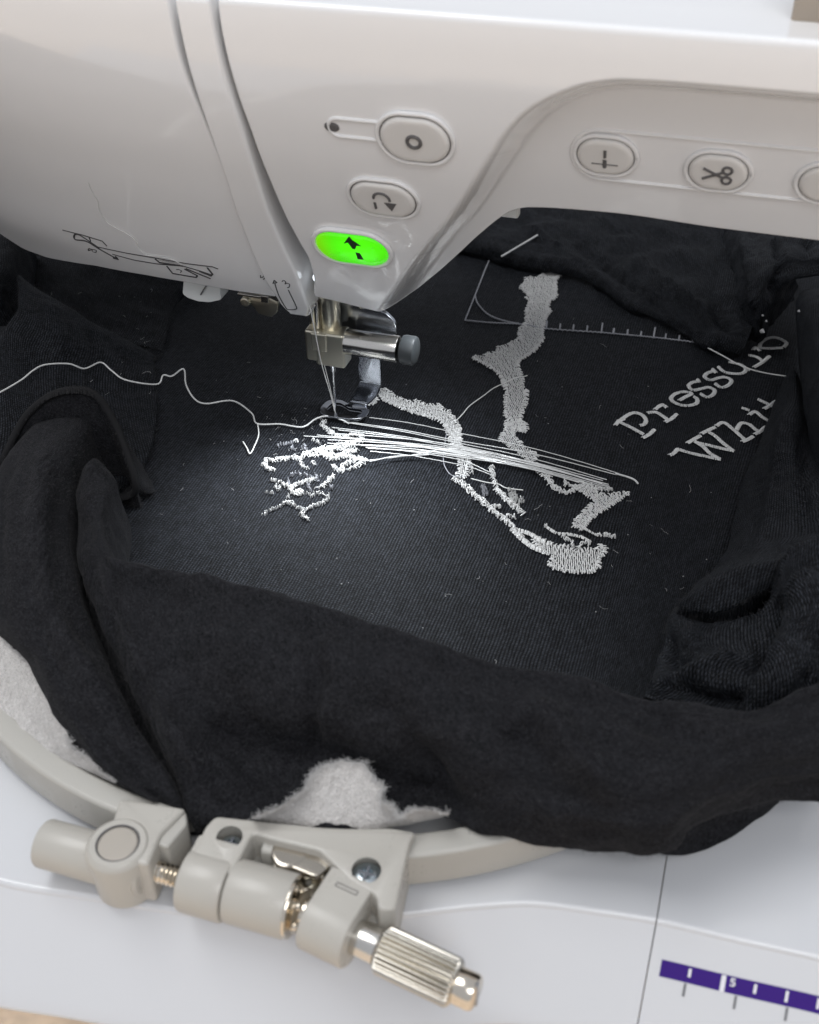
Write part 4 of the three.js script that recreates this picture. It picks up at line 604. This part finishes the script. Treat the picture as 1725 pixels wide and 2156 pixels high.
{ // back layer thrown over the top of the design
  const edge = pairs([960, 520, 1060, 548, 1120, 560, 1187, 574, 1256, 596, 1324, 640, 1416, 687, 1480, 721, 1560, 742]);
  const ctrl = [edge.map(([x, y]) => tuck(G(x, y, .6), -.1, .37, -.3)), edge.map(([x, y]) => tuck(G(x, y, .6), 0, .42, -.04)), edge.map(([x, y]) => G(x, y, .62)), edge.map(([x, y], i) => G(x + 14, y - 18 - i, .95)), edge.map(([x, y], i) => G(x + 28, y - 45 - i * 3, 1.1)), edge.map(([x, y], i) => G(x + 40, y - 85 - i * 8, 1.2)), edge.map(([x, y], i) => G(x + 50, y - 140 - i * 12, 1.4)), edge.map(([x, y], i) => G(x + 60, y - 220 - i * 14, 1.8))];
  foldGeos.push(part(shirt, 'back_layer', cloth(ctrl, 10, 10, .2, .8, null, [[[[1180, 460, 1.5], [1260, 540, 1.2], [1400, 655, .8]], .35, .3], [[[1300, 470, 1.6], [1390, 580, 1.3], [1500, 690, .8]], -.5, .25], [[[1440, 480, 1.7], [1490, 560, 1.6], [1530, 700, 1.0]], .5, .28], [[[1100, 460, 1.4], [1180, 520, 1.1]], -.3, .25]]), M.knit));
}

// ------------------------------------------------------------------ embroidery
const FY = YF + .012;
const flat = (q, y = FY) => onY(q[0], q[1], y);
function stitchAt(acc, a, b, r, arch = .6) { const m = a.clone().lerp(b, .5); m.y += r * (1.1 + arch); acc.add([a, a.clone().lerp(b, .22).add(V(0, r * .95, 0)), m, a.clone().lerp(b, .78).add(V(0, r * .95, 0)), b], r, 5, r); }
function inside(poly, x, z) { let c = false; for (let i = 0, j = poly.length - 1; i < poly.length; j = i++) { const a = poly[i], b = poly[j]; if ((a.z > z) !== (b.z > z) && x < (b.x - a.x) * (z - a.z) / (b.z - a.z) + a.x) c = !c; } return c; }
// a filled field: rows of short overlapping stitches laid like bricks
function fill(acc, outline, ang, len = .105, gap = .06, r = .0195) {
  const poly = outline.map((q) => flat(q)), c = Math.cos(ang), s = Math.sin(ang); let u0 = 1e9, u1 = -1e9, v0 = 1e9, v1 = -1e9;
  for (const p of poly) { const u = p.x * c + p.z * s, v = -p.x * s + p.z * c; u0 = Math.min(u0, u); u1 = Math.max(u1, u); v0 = Math.min(v0, v); v1 = Math.max(v1, v); }
  let row = 0;
  for (let v = v0; v <= v1; v += gap, row++) for (let u = u0 - len + (row % 3) * len / 3; u < u1; u += len) {
    const w = v + rr(-.012, .012), l = len * rr(.85, 1.05), st = u + rr(-.02, .02), pt = (k) => V((st + k * l) * c - w * s, FY - .02, (st + k * l) * s + w * c);
    let a = 0, b = 1; const mid = pt(.5); if (!inside(poly, mid.x, mid.z)) continue;
    if (!inside(poly, pt(0).x, pt(0).z)) a = .12; if (!inside(poly, pt(1).x, pt(1).z)) b = .88;
    stitchAt(acc, pt(a), pt(b), r * rr(.85, 1.15), 1.2);
  }
  // edge stitches: the uneven loops of the outline
  for (let i = 0; i < poly.length; i++) { const a = poly[i], b = poly[(i + 1) % poly.length], n = Math.max(1, Math.round(a.distanceTo(b) / .075)); for (let j = 0; j < n; j++) { const p = a.clone().lerp(b, j / n), d = b.clone().sub(a).normalize(), q = V(-d.z, 0, d.x).multiplyScalar(rr(.03, .1) * (rnd() < .5 ? 1 : -1)); stitchAt(acc, p.clone().sub(q).addScaledVector(d, rr(-.05, .05)).add(V(0, .02, 0)), p.clone().add(q).addScaledVector(d, rr(-.05, .05)).add(V(0, .02, 0)), r * rr(.9, 1.2)); } }
}
// a satin line: stitches across a stroke
function satin(acc, pts, w, gap = .038, r = .017, jit = .01, pitch = 0.25) {
  const c = splineRow(pts.map((q) => flat(q)), 6); let carry = 0;
  for (let i = 0; i < c.length - 1; i++) { const a = c[i], b = c[i + 1], L = a.distanceTo(b); if (L < 1e-5) continue; const d = b.clone().sub(a).normalize(), nrm = V(-d.z, 0, d.x); let t = carry; for (; t < L; t += gap) { const p = a.clone().lerp(b, t / L), h = w / 2 * rr(.9, 1.08); const q = p.clone().addScaledVector(nrm, h).addScaledVector(d, pitch * h + rr(-jit, jit)), e = p.clone().addScaledVector(nrm, -h).addScaledVector(d, -pitch * h + rr(-jit, jit)); q.y += .012; e.y += .012; stitchAt(acc, q, e, r * rr(.9, 1.12), 1.0); } carry = t - L; }
}
// a wandering, lumpy line of knots
function knots(acc, pts, w, gap = .06, r = .02) {
  const c = splineRow(pts.map((q) => flat(q)), 8); let carry = 0;
  for (let i = 0; i < c.length - 1; i++) { const a = c[i], b = c[i + 1], L = a.distanceTo(b); if (L < 1e-5) continue; let t = carry; for (; t < L; t += gap) { const p = a.clone().lerp(b, t / L).add(V(rr(-.04, .04), .03, rr(-.04, .04))), an = rr(0, 6.28), h = w * rr(.25, .7), o = V(Math.cos(an) * h, 0, Math.sin(an) * h), cv = V(-o.z, 0, o.x).multiplyScalar(rr(-1, 1)); acc.add([p.clone().sub(o).add(V(0, -.03, 0)), p.clone().addScaledVector(o, -.6).addScaledVector(cv, .7).add(V(0, rr(.0, .05), 0)), p.clone().addScaledVector(cv, 1).add(V(0, rr(.02, .09), 0)), p.clone().addScaledVector(o, .6).addScaledVector(cv, .7).add(V(0, rr(.0, .05), 0)), p.clone().add(o).add(V(0, -.03, 0))], r * rr(.7, 1.2), 5); } carry = t - L; }
}
const emb = (name, build, mat, label) => { const a = new Tubes(); build(a); return part(shirt, name, a.geo(), mat, { kind: 'stuff', label }); };
const two = pairs;
emb('embroidered_branch', (a) => fill(a, pick(W3, [890, 360, 1070, 360, 1000, 420, 990, 480, 1000, 600, 930, 640, 920, 700, 945, 735, 905, 770, 890, 830, 870, 900, 860, 960, 875, 990, 840, 1050, 780, 1120, 700, 1170, 640, 1210, 630, 1260, 655, 1320, 680, 1390, 670, 1450, 715, 1490, 710, 1600, 680, 1680, 660, 1740, 655, 1790, 690, 1850, 650, 1880, 600, 1860, 560, 1840, 580, 1780, 515, 1740, 520, 1600, 525, 1500, 490, 1390, 440, 1320, 340, 1250, 210, 1190, 220, 1165, 300, 1170, 350, 1135, 430, 1130, 440, 1085, 540, 1060, 580, 1025, 650, 1010, 650, 960, 660, 900, 700, 860, 720, 800, 715, 720, 760, 640, 710, 610, 750, 580, 670, 520, 670, 500, 720, 450, 710, 420, 760, 410, 800, 420, 860, 400]), 1.05), M.thread, 'thick upper branch stitched in white');
emb('embroidered_branch', (a) => { fill(a, pick(W2, [580, 330, 690, 330, 740, 370, 735, 420, 710, 425, 690, 390, 640, 400, 640, 460, 690, 510, 720, 550, 800, 590, 820, 610, 790, 650, 830, 690, 900, 750, 930, 790, 880, 780, 800, 700, 740, 640, 690, 590, 620, 540, 530, 490, 550, 450, 580, 400]), 1.0); }, M.thread);
emb('embroidered_branch', (a) => { fill(a, pick(WA, [980, 110, 1050, 80, 1130, 140, 1270, 190, 1300, 175, 1380, 210, 1480, 205, 1500, 240, 1560, 260, 1600, 320, 1640, 380, 1640, 450, 1650, 560, 1600, 570, 1560, 440, 1540, 380, 1480, 330, 1350, 290, 1250, 260, 1150, 220, 1050, 170]), .35); fill(a, pick(WA, [905, 200, 980, 150, 990, 185, 930, 208]), .3); fill(a, pick(W2, [120, 420, 205, 400, 215, 520, 268, 590, 290, 650, 272, 700, 260, 780, 195, 790, 213, 700, 208, 620, 165, 540, 130, 450]), 1.2); }, M.thread, 'branch that starts behind the presser foot');
emb('embroidered_branch', (a) => { knots(a, pick(W2, [160, 800, 250, 850, 340, 935, 440, 1015, 520, 1085, 600, 1145, 640, 1200, 700, 1270]), .15, .028); knots(a, pick(W2, [480, 1010, 540, 1020]), .12, .04); knots(a, pick(W2, [590, 1080, 650, 1110]), .12, .04); satin(a, pick(W2, [640, 1205, 700, 1270, 790, 1340, 870, 1372]), .16, .05, .028, .03); satin(a, pick(W2, [690, 1210, 770, 1235, 840, 1280, 930, 1315]), .14, .05, .028, .03); fill(a, pick(W2, [800, 1285, 830, 1270, 930, 1310, 1040, 1345, 1150, 1370, 1230, 1355, 1300, 1365, 1330, 1320, 1365, 1350, 1360, 1400, 1320, 1420, 1310, 1500, 1250, 1540, 1150, 1540, 1050, 1530, 940, 1500, 920, 1460, 960, 1430, 930, 1400, 860, 1370]), 1.35, .1, .058, .02); knots(a, pick(W2, [1040, 1340, 1100, 1330, 1180, 1355]), .1); }, M.thread, 'lower branch that ends in a round stitched patch');
emb('embroidered_twig', (a) => { knots(a, pick(W2, [460, 690, 470, 750, 490, 820, 510, 850]), .12, .04); knots(a, pick(W2, [500, 870, 560, 940, 640, 1010, 710, 1065]), .16, .026); knots(a, pick(W2, [280, 660, 310, 720, 300, 750]), .1, .05); for (let i = 0; i < 16; i++) { const q = W2(rr(600, 690), rr(920, 1010)); knots(a, [q, [q[0] + rr(-12, 12), q[1] - rr(5, 18)]], .03, .05, .012); } }, M.thread);
emb('embroidered_branch', (a) => { fill(a, pick(W2, [1300, 905, 1380, 930, 1440, 915, 1540, 900, 1550, 915, 1450, 980, 1340, 1050, 1250, 1110, 1190, 1200, 1120, 1175, 1110, 1160, 1180, 1080, 1230, 1020, 1300, 980, 1240, 940, 1180, 900, 1140, 870, 1200, 845, 1290, 870]), .75, .1, .06); knots(a, pick(W2, [900, 780, 950, 850, 1030, 905, 1100, 890, 1150, 870]), .14, .03); knots(a, pick(W2, [1030, 820, 1080, 850, 1130, 860, 1240, 850, 1330, 880, 1430, 880]), .12, .04); }, M.thread, 'zigzag branch below the right end of the long threads');
emb('embroidered_twig', (a) => { satin(a, pick(W2, [915, 1190, 960, 1220, 1000, 1235, 1080, 1240, 1180, 1262, 1250, 1300]), .08, .05, .024, .03); knots(a, pick(W2, [1030, 1260, 1070, 1285, 1105, 1300]), .14, .05); knots(a, pick(W2, [1170, 1325, 1210, 1300, 1245, 1320]), .12, .05); satin(a, pick(W2, [1205, 1195, 1260, 1225, 1310, 1250]), .05, .05, .02); knots(a, pick(W2, [1310, 1240, 1380, 1245, 1450, 1272]), .12, .04); knots(a, pick(W2, [880, 1170, 905, 1180]), .06, .05, .02); }, M.thread);
emb('embroidered_twig', (a) => { for (let i = 0; i < 5; i++) { const q = W2(rr(385, 425), rr(835, 880)); knots(a, [q, [q[0] + rr(2, 8), q[1] + rr(8, 22)]], .03, .04, .014); } }, M.threadGrey);
emb('tangled_stitches', (a) => {
  const K = (l, w = .11, g = .022, r = .0125) => knots(a, pick(WA, l), w, g, r);
  K([570, 340, 560, 380, 620, 420, 680, 460, 740, 460, 850, 440, 880, 490]); K([90, 690, 100, 665, 130, 650, 250, 640, 330, 630, 380, 640, 420, 600, 500, 570, 600, 550, 700, 530, 800, 510, 870, 500], .14, .026);
  K([100, 690, 130, 720, 180, 725]); K([380, 650, 400, 700, 440, 712], .1, .04); K([450, 610, 560, 600, 640, 640, 740, 590, 830, 570], .16, .022); K([520, 560, 640, 560, 760, 540, 850, 480], .18, .02); K([640, 690, 700, 742, 720, 690, 780, 660, 860, 640, 900, 640, 840, 690, 760, 730], .14, .03);
  K([300, 880, 350, 840, 420, 820, 500, 795]); K([300, 880, 350, 922, 400, 900, 345, 890]); K([430, 912, 470, 935, 510, 910, 600, 922], .09, .05); K([650, 765, 590, 830, 520, 868], .13, .03);
  K([85, 1080, 130, 1050, 180, 1030, 270, 985, 330, 1010, 400, 1040], .07, .045); K([265, 985, 300, 985], .13, .03); K([400, 1045, 450, 1030, 520, 1000, 580, 970, 600, 925], .11, .04); K([400, 1045, 395, 1085, 455, 1115], .13, .03);
  K([150, 800, 230, 832, 300, 872], .05, .06, .02); K([175, 850, 200, 882, 232, 850, 270, 860], .09, .05); K([105, 905, 160, 912], .06, .06); K([280, 930, 295, 945], .06, .05); K([480, 490, 530, 512], .1, .04); K([330, 500, 360, 490], .1, .05, .018); K([540, 590, 660, 610, 760, 620, 870, 640], .16, .024); K([480, 670, 500, 690], .12, .04);
}, M.thread, 'tangled knots of white stitches left of the needle');
emb('loose_stitches', (a) => { const K = (l) => knots(a, pick(WA, l), .05, .03, .012); K([205, 540, 215, 520, 260, 522, 340, 505]); K([310, 540, 330, 570]); K([400, 560, 430, 570]); K([410, 530, 430, 560]); K([300, 775, 350, 755, 380, 770]); K([500, 770, 520, 810]); K([420, 760, 480, 800]); K([440, 840, 460, 900]); K([620, 850, 635, 885]); K([280, 810, 285, 850]); }, M.threadGrey);
// long jump threads
const spread = [ // left end, right end (photograph), how high the middle rides
  [[778, 879], [1304, 997], -26], [[728, 888], [1300, 1000], -15], [[724, 889], [1278, 1010], -12], [[700, 900], [1284, 1024], -7], [[712, 905], [1270, 1012], -5], [[640, 918], [1268, 1018], -3], [[690, 926], [1282, 1020], -1], [[668, 916], [1290, 1028], 0], [[770, 930], [1230, 1014], 3], [[745, 936], [1285, 1030], 1], [[690, 933], [1250, 1022], 5], [[776, 944], [1200, 1006], 8], [[780, 950], [1040, 1002], 18], [[770, 942], [1030, 994], 11], [[768, 970], [1150, 990], -2], [[755, 925], [1220, 1016], 2], [[690, 912], [1262, 1016], -8], [[760, 938], [1190, 1000], 6]];
spread.forEach(([a, b, k], i) => {
  const t = clamp((952 - a[0]) / (b[0] - a[0]), .1, .9), m = [952, 948 + k * 1.5], m2 = [lerp(952, b[0], .5), lerp(m[1], b[1], .5) - 5 + k * .1];
  const pts = [flat(a, FY + .04), flat([lerp(a[0], 952, .5), lerp(a[1], m[1], .5) - (i === 14 ? -2 : 3)], FY + .12), flat(m, FY + .15), flat(m2, FY + .12), flat(b, FY + .04)];
  const c = splineRow(pts, 14); c.forEach((p) => { p.x += rr(-.004, .004); p.z += rr(-.006, .006); });
  part(shirt, 'jump_thread', tube(c, rr(.0125, .017), 6), M.thread);
});
part(shirt, 'jump_thread', tube(splineRow([flat(W2(1450, 750), FY + .1), flat(W2(1540, 775), FY + .08), flat(W2(1600, 800), FY + .05), flat(W2(1630, 832))], 8), .032, 6), M.thread);
part(shirt, 'jump_thread', tube(splineRow(pick(WA, [1400, 600, 1200, 610, 1100, 618, 930, 655]).map((q) => flat(q, FY + .15)), 8), .02, 6), M.thread);
// the stitched scale line
emb('stitched_scale', (a) => {
  const line = (pts, r = .026) => { const c = splineRow(pts.map((q) => flat(q)), 12); for (let i = 0; i < c.length - 1; i++) stitchAt(a, c[i], c[i + 1], r, .2); };
  line(pick(W3, [405, 150, 330, 320, 235, 560, 130, 820])); line(pick(W3, [130, 820, 350, 842, 700, 862, 900, 900, 1430, 938, 1725, 966])); line(pick(W3, [228, 590, 250, 660, 330, 750, 420, 800, 560, 840, 640, 850])); line(two([1331, 707, 1400, 714, 1482, 724]));
  for (const [x, y, h] of [[905, 890, 55], [1035, 900, 38], [1162, 908, 38], [1293, 918, 38], [1432, 932, 78], [1548, 948, 42], [1680, 958, 42]]) { const q = W3(x, y); line([q, [q[0] + h * .03, q[1] - h * .22]], .034); }
  for (const [x, y, h] of [[132, 120, 30], [240, 132, 32], [345, 146, 35], [445, 156, 80], [535, 165, 36], [640, 178, 36], [745, 188, 30]]) { const q = WL(x, y); line([q, [q[0] + h * .04, q[1] - h * .25]], .034); }
}, M.threadGrey, 'thin grey stitched line with short ticks');
// lettering: each letter stitched in satin
const letter = (label, list) => emb('letter', (a) => list.forEach((l) => satin(a, pick(WL, l), .122, .036, .019, .012)), M.thread, label);
letter('stitched capital P', [[165, 800, 270, 850, 370, 905], [150, 832, 175, 805, 215, 785], [180, 800, 270, 742, 340, 745, 383, 785, 375, 825, 335, 835], [362, 930, 410, 905, 452, 865]]);
letter('stitched letter r, second of the word', [[400, 738, 470, 735, 560, 795], [535, 808, 580, 785, 622, 748], [455, 712, 510, 675, 550, 700]]);
letter('stitched letter e, third of the word', [[645, 640, 690, 615, 738, 588, 680, 575, 610, 592, 580, 630, 620, 665, 700, 683, 775, 665, 780, 630, 755, 612]]);
letter('stitched letter s, fourth of the word', [[785, 480, 800, 505], [795, 495, 745, 502, 715, 530, 750, 562, 820, 550, 870, 540, 915, 562, 905, 595, 860, 617, 805, 588]]);
letter('stitched letter s, fifth of the word', [[900, 400, 930, 430], [915, 415, 862, 430, 840, 460, 885, 485, 945, 468, 1000, 462, 1045, 487, 1025, 522, 970, 542, 918, 510]]);
letter('stitched letter u', [[945, 382, 990, 420, 1060, 435, 1130, 432, 1158, 400, 1120, 368, 1025, 342], [1150, 388, 1195, 410]]);
letter('stitched letter r near the right fold', [[1180, 292, 1240, 305, 1285, 335], [1220, 385, 1280, 350, 1340, 300], [1215, 250, 1235, 232, 1270, 262]]);
letter('stitched letter e beside the seam lump', [[1262, 238, 1275, 195, 1330, 162, 1400, 158, 1470, 195, 1450, 230], [1275, 238, 1350, 240, 1440, 235]]);
letter('stitched capital W', [[570, 1065, 600, 1050, 632, 1015], [640, 1020, 720, 1045, 830, 1070, 960, 1098], [960, 1095, 880, 1050, 830, 1000, 760, 955], [705, 972, 750, 945, 805, 915], [770, 965, 860, 985, 960, 1010, 1060, 1032], [1060, 1030, 980, 970, 925, 920, 870, 885], [815, 898, 860, 875, 915, 850]]);
letter('stitched letter h', [[930, 838, 985, 812, 1060, 865, 1150, 945], [1130, 960, 1180, 940, 1215, 918], [1085, 870, 1120, 818, 1180, 825, 1225, 860, 1270, 890], [1228, 902, 1270, 880, 1310, 845]]);
letter('stitched letter i cut by the right fold', [[1130, 700, 1180, 716], [1185, 752, 1230, 728, 1285, 770, 1345, 805]]);
letter('stitched letter t cut by the right fold', [[1252, 632, 1310, 660, 1372, 690], [1300, 705, 1345, 680, 1392, 645]]);

// ------------------------------------------------------------------ loose threads
const loose = (label, pts, r, mat = M.threadFine, base) => { const t = thing('loose_thread', label, 'thread', [pts[0].x, pts[0].y, pts[0].z]); part(t, 'strand', tube(splineRow(pts, 8), r, 6), mat); return t; };
loose('long wavy white thread tail lying from the left picture edge to the presser foot', [[-30, 838, 2.15], [0, 826, 2.15], [45, 800, 2.1], [70, 780, 2.1], [95, 768, 2.05], [145, 766, 1.8], [178, 776, 1.5], [212, 763, 1.4], [235, 780, 1.2], [265, 800, 1.0], [330, 809, .7], [344, 790, .9], [362, 792, .9], [387, 777, 1.0], [392, 810, .8], [410, 840, .6], [435, 850, .5], [490, 844, .5], [530, 870, .5], [542, 892, .5], [590, 893, .45], [637, 899, .45], [665, 882, .55], [690, 876, .55], [720, 884, .5], [735, 892, .42]].map((q) => G(...q)), .027, M.thread);
loose('short thread end hanging below the wavy tail', [[543, 893, .5], [545, 915, .45], [538, 935, .42], [527, 955, .42], [520, 943, .42], [512, 930, .42]].map((q) => G(...q)), .02);
loose('short straight white thread scrap on the dark cloth below the arm', [[1056, 540, .98], [1085, 523, 1.05], [1112, 507, 1.15], [1132, 495, 1.2]].map((q) => G(...q)), .038, M.thread);
loose('thin thread crossing the letters beside the right fold', [[1482, 728, .5], [1520, 748, .6], [1565, 772, .55], [1610, 785, .5], [1655, 792, .7]].map((q) => G(...q)), .024);
loose('thin thread between the two upper branches', [W2(165, 345), W2(230, 280), W2(290, 210), W2(400, 130), W2(480, 70), W2(565, 30), W3(600, 1370), W3(680, 1355), W3(725, 1345)].map((q) => G(q[0], q[1], FY + .1)), .016);
loose('thin thread loop hanging below the long jump threads', [W2(105, 425), W2(85, 560), W2(80, 640), W2(95, 700), W2(150, 765), W2(260, 770)].map((q) => G(q[0], q[1], FY + .12)), .012, M.threadGrey);
loose('thin thread end right of the small twig', [W2(300, 790), W2(420, 820), W2(520, 835), W2(580, 865), W2(715, 882)].map((q) => G(q[0], q[1], FY + .06)), .017);
loose('fine pale thread stuck to the face cover', pick(WF, [240, -180, 258, -130, 300, -60, 312, 0, 360, 80, 430, 125, 480, 150, 540, 190, 570, 230, 585, 265, 630, 305, 720, 318, 800, 335, 875, 372]).map(([x, y]) => { const p = hitFront(x, y); return surf(p.x, p.y, .03); }), .011, M.threadFine);

// ------------------------------------------------------------------ torn stabilizer felt
function felt(label, outline, inner, lift, hairs) {
  const b = G(outline[0][0], outline[0][1], 1.2), t = thing('stabilizer_scrap', label, 'felt', [b.x, b.y, b.z]);
  const rows = range(14, (v) => range(60, (u) => { const k = (a) => { const f = u * (a.length - 1), i = Math.min(a.length - 2, Math.floor(f)); return [lerp(a[i][0], a[i + 1][0], f - i), lerp(a[i][1], a[i + 1][1], f - i)]; }; const a = k(inner), c = k(outline), jag = v * v * 5; const x = lerp(a[0], c[0], v) + N(u * 30, v * 3, 1) * jag, y = lerp(a[1], c[1], v) + N(u * 33, v * 3, 5) * jag; return G(x, y, lerp(1.12, lift, Math.pow(v, .8)) + .03 * N(x * .05, y * .05, 2)); }));
  const m = part(t, 'felt_sheet', gridGeo(rows), M.felt);
  const acc = new Tubes(); for (let i = 0; i < hairs * 3; i++) { const u = rnd(), f = u * (outline.length - 1), k = Math.min(outline.length - 2, Math.floor(f)), x = lerp(outline[k][0], outline[k + 1][0], f - k), y = lerp(outline[k][1], outline[k + 1][1], f - k), a = G(x + rr(-6, 6), y + rr(-4, 6), lift + .02), d = V(rr(-1, 1), rr(-.1, .35), rr(-1, .7)).multiplyScalar(rr(.04, .15)); acc.add([a, a.clone().addScaledVector(d, .5).add(V(rr(-.04, .04), .03, rr(-.04, .04))), a.clone().add(d)], .0035, 3, .002); }
  part(m, 'felt_fuzz', acc.geo(), M.feltHair, { kind: 'stuff' });
}
felt('grey torn felt scrap inside the hoop at the left picture edge', pairs([-60, 1295, 0, 1336, 25, 1362, 58, 1390, 98, 1438, 106, 1470, 145, 1550, 152, 1575, 184, 1590, 215, 1625, 244, 1645]), pairs([-60, 1440, 0, 1493, 40, 1530, 100, 1582, 160, 1612, 244, 1650]), 1.35, 260);
felt('grey torn felt scrap above the metal clamp in the front middle', pairs([530, 1722, 600, 1694, 640, 1662, 655, 1632, 680, 1612, 720, 1602, 768, 1606, 786, 1638, 808, 1655, 800, 1685, 832, 1700, 838, 1722, 872, 1702, 945, 1712]), pairs([530, 1725, 620, 1738, 700, 1746, 780, 1747, 860, 1737, 945, 1718]), 1.75, 420);

// ------------------------------------------------------------------ lint and fuzz
{
  const acc = new Tubes();
  const spots = [[380, 700, 700, 1000, 14], [330, 1000, 1300, 1400, 26], [560, 860, 700, 960, 34], [1000, 800, 1500, 1250, 24], [30, 600, 320, 850, 40], [60, 800, 190, 880, 22], [1200, 500, 1700, 760, 20], [1500, 1100, 1700, 1300, 14]];
  for (const [x0, y0, x1, y1, n] of spots) for (let i = 0; i < n; i++) { const y = x1 < 330 ? 1.55 - .9 * (x0 + x1) / 640 : FY + .03, p = G(rr(x0, x1), rr(y0, y1), y), a = rr(0, 6.28), l = rr(.04, .32) * (rnd() < .8 ? .6 : 1.3), q = [p]; let an = a; for (let k = 1; k < 5; k++) { an += rr(-.9, .9); const e = q[k - 1].clone().add(V(Math.cos(an) * l / 4, rr(-.01, .015), Math.sin(an) * l / 4)); q.push(e); } acc.add(q, rr(.003, .0055), 4); }
  for (let i = 0; i < 40; i++) { const p = G(rr(330, 1500), rr(760, 1400), FY + .02), s = rr(.008, .018); acc.add([p, p.clone().add(V(s, s, s * .5))], s, 5); }
  for (const [x, y, h, q] of [[1600, 697, 1.75, .07], [1611, 676, 1.9, .035], [1604, 664, 1.95, .03], [1679, 655, 2.7, .04]]) { const p = G(x, y, h); acc.add([p, p.clone().add(V(q, q * .3, q * .2)), p.clone().add(V(q * 2.2, 0, q))], (t) => q * (.3 + Math.sin(Math.PI * t)), 7); }
  part(shirt, 'lint', acc.geo(), M.lint, { kind: 'stuff' });
  // short fibres standing off the brushed folds
  const fz = new Tubes();
  for (const m of foldGeos) {
    const p = m.geometry.attributes.position, n = m.geometry.attributes.normal, base = shirt._base; const count = Math.min(6500, Math.floor(p.count * .8));
    for (let i = 0; i < count; i++) { const k = Math.floor(rnd() * p.count), a = V(p.getX(k), p.getY(k), p.getZ(k)).add(base).add(V(rr(-.06, .06), 0, rr(-.06, .06))), d = V(n.getX(k), n.getY(k), n.getZ(k)).add(V(rr(-.9, .9), rr(-.9, .9), rr(-.9, .9))).normalize(), l = rr(.025, .1); fz.add([a.addScaledVector(d, -.02), a.clone().addScaledVector(d, l * .5), a.clone().addScaledVector(d, l).add(V(rr(-.04, .04), rr(-.04, .03), rr(-.04, .04)))], (0.0038), 3, .0015); }
  }
  part(shirt, 'fuzz', fz.geo(), M.fuzz, { kind: 'stuff' });
}

scene.traverse((o) => { delete o._base; });
renderer.render(scene, camera);
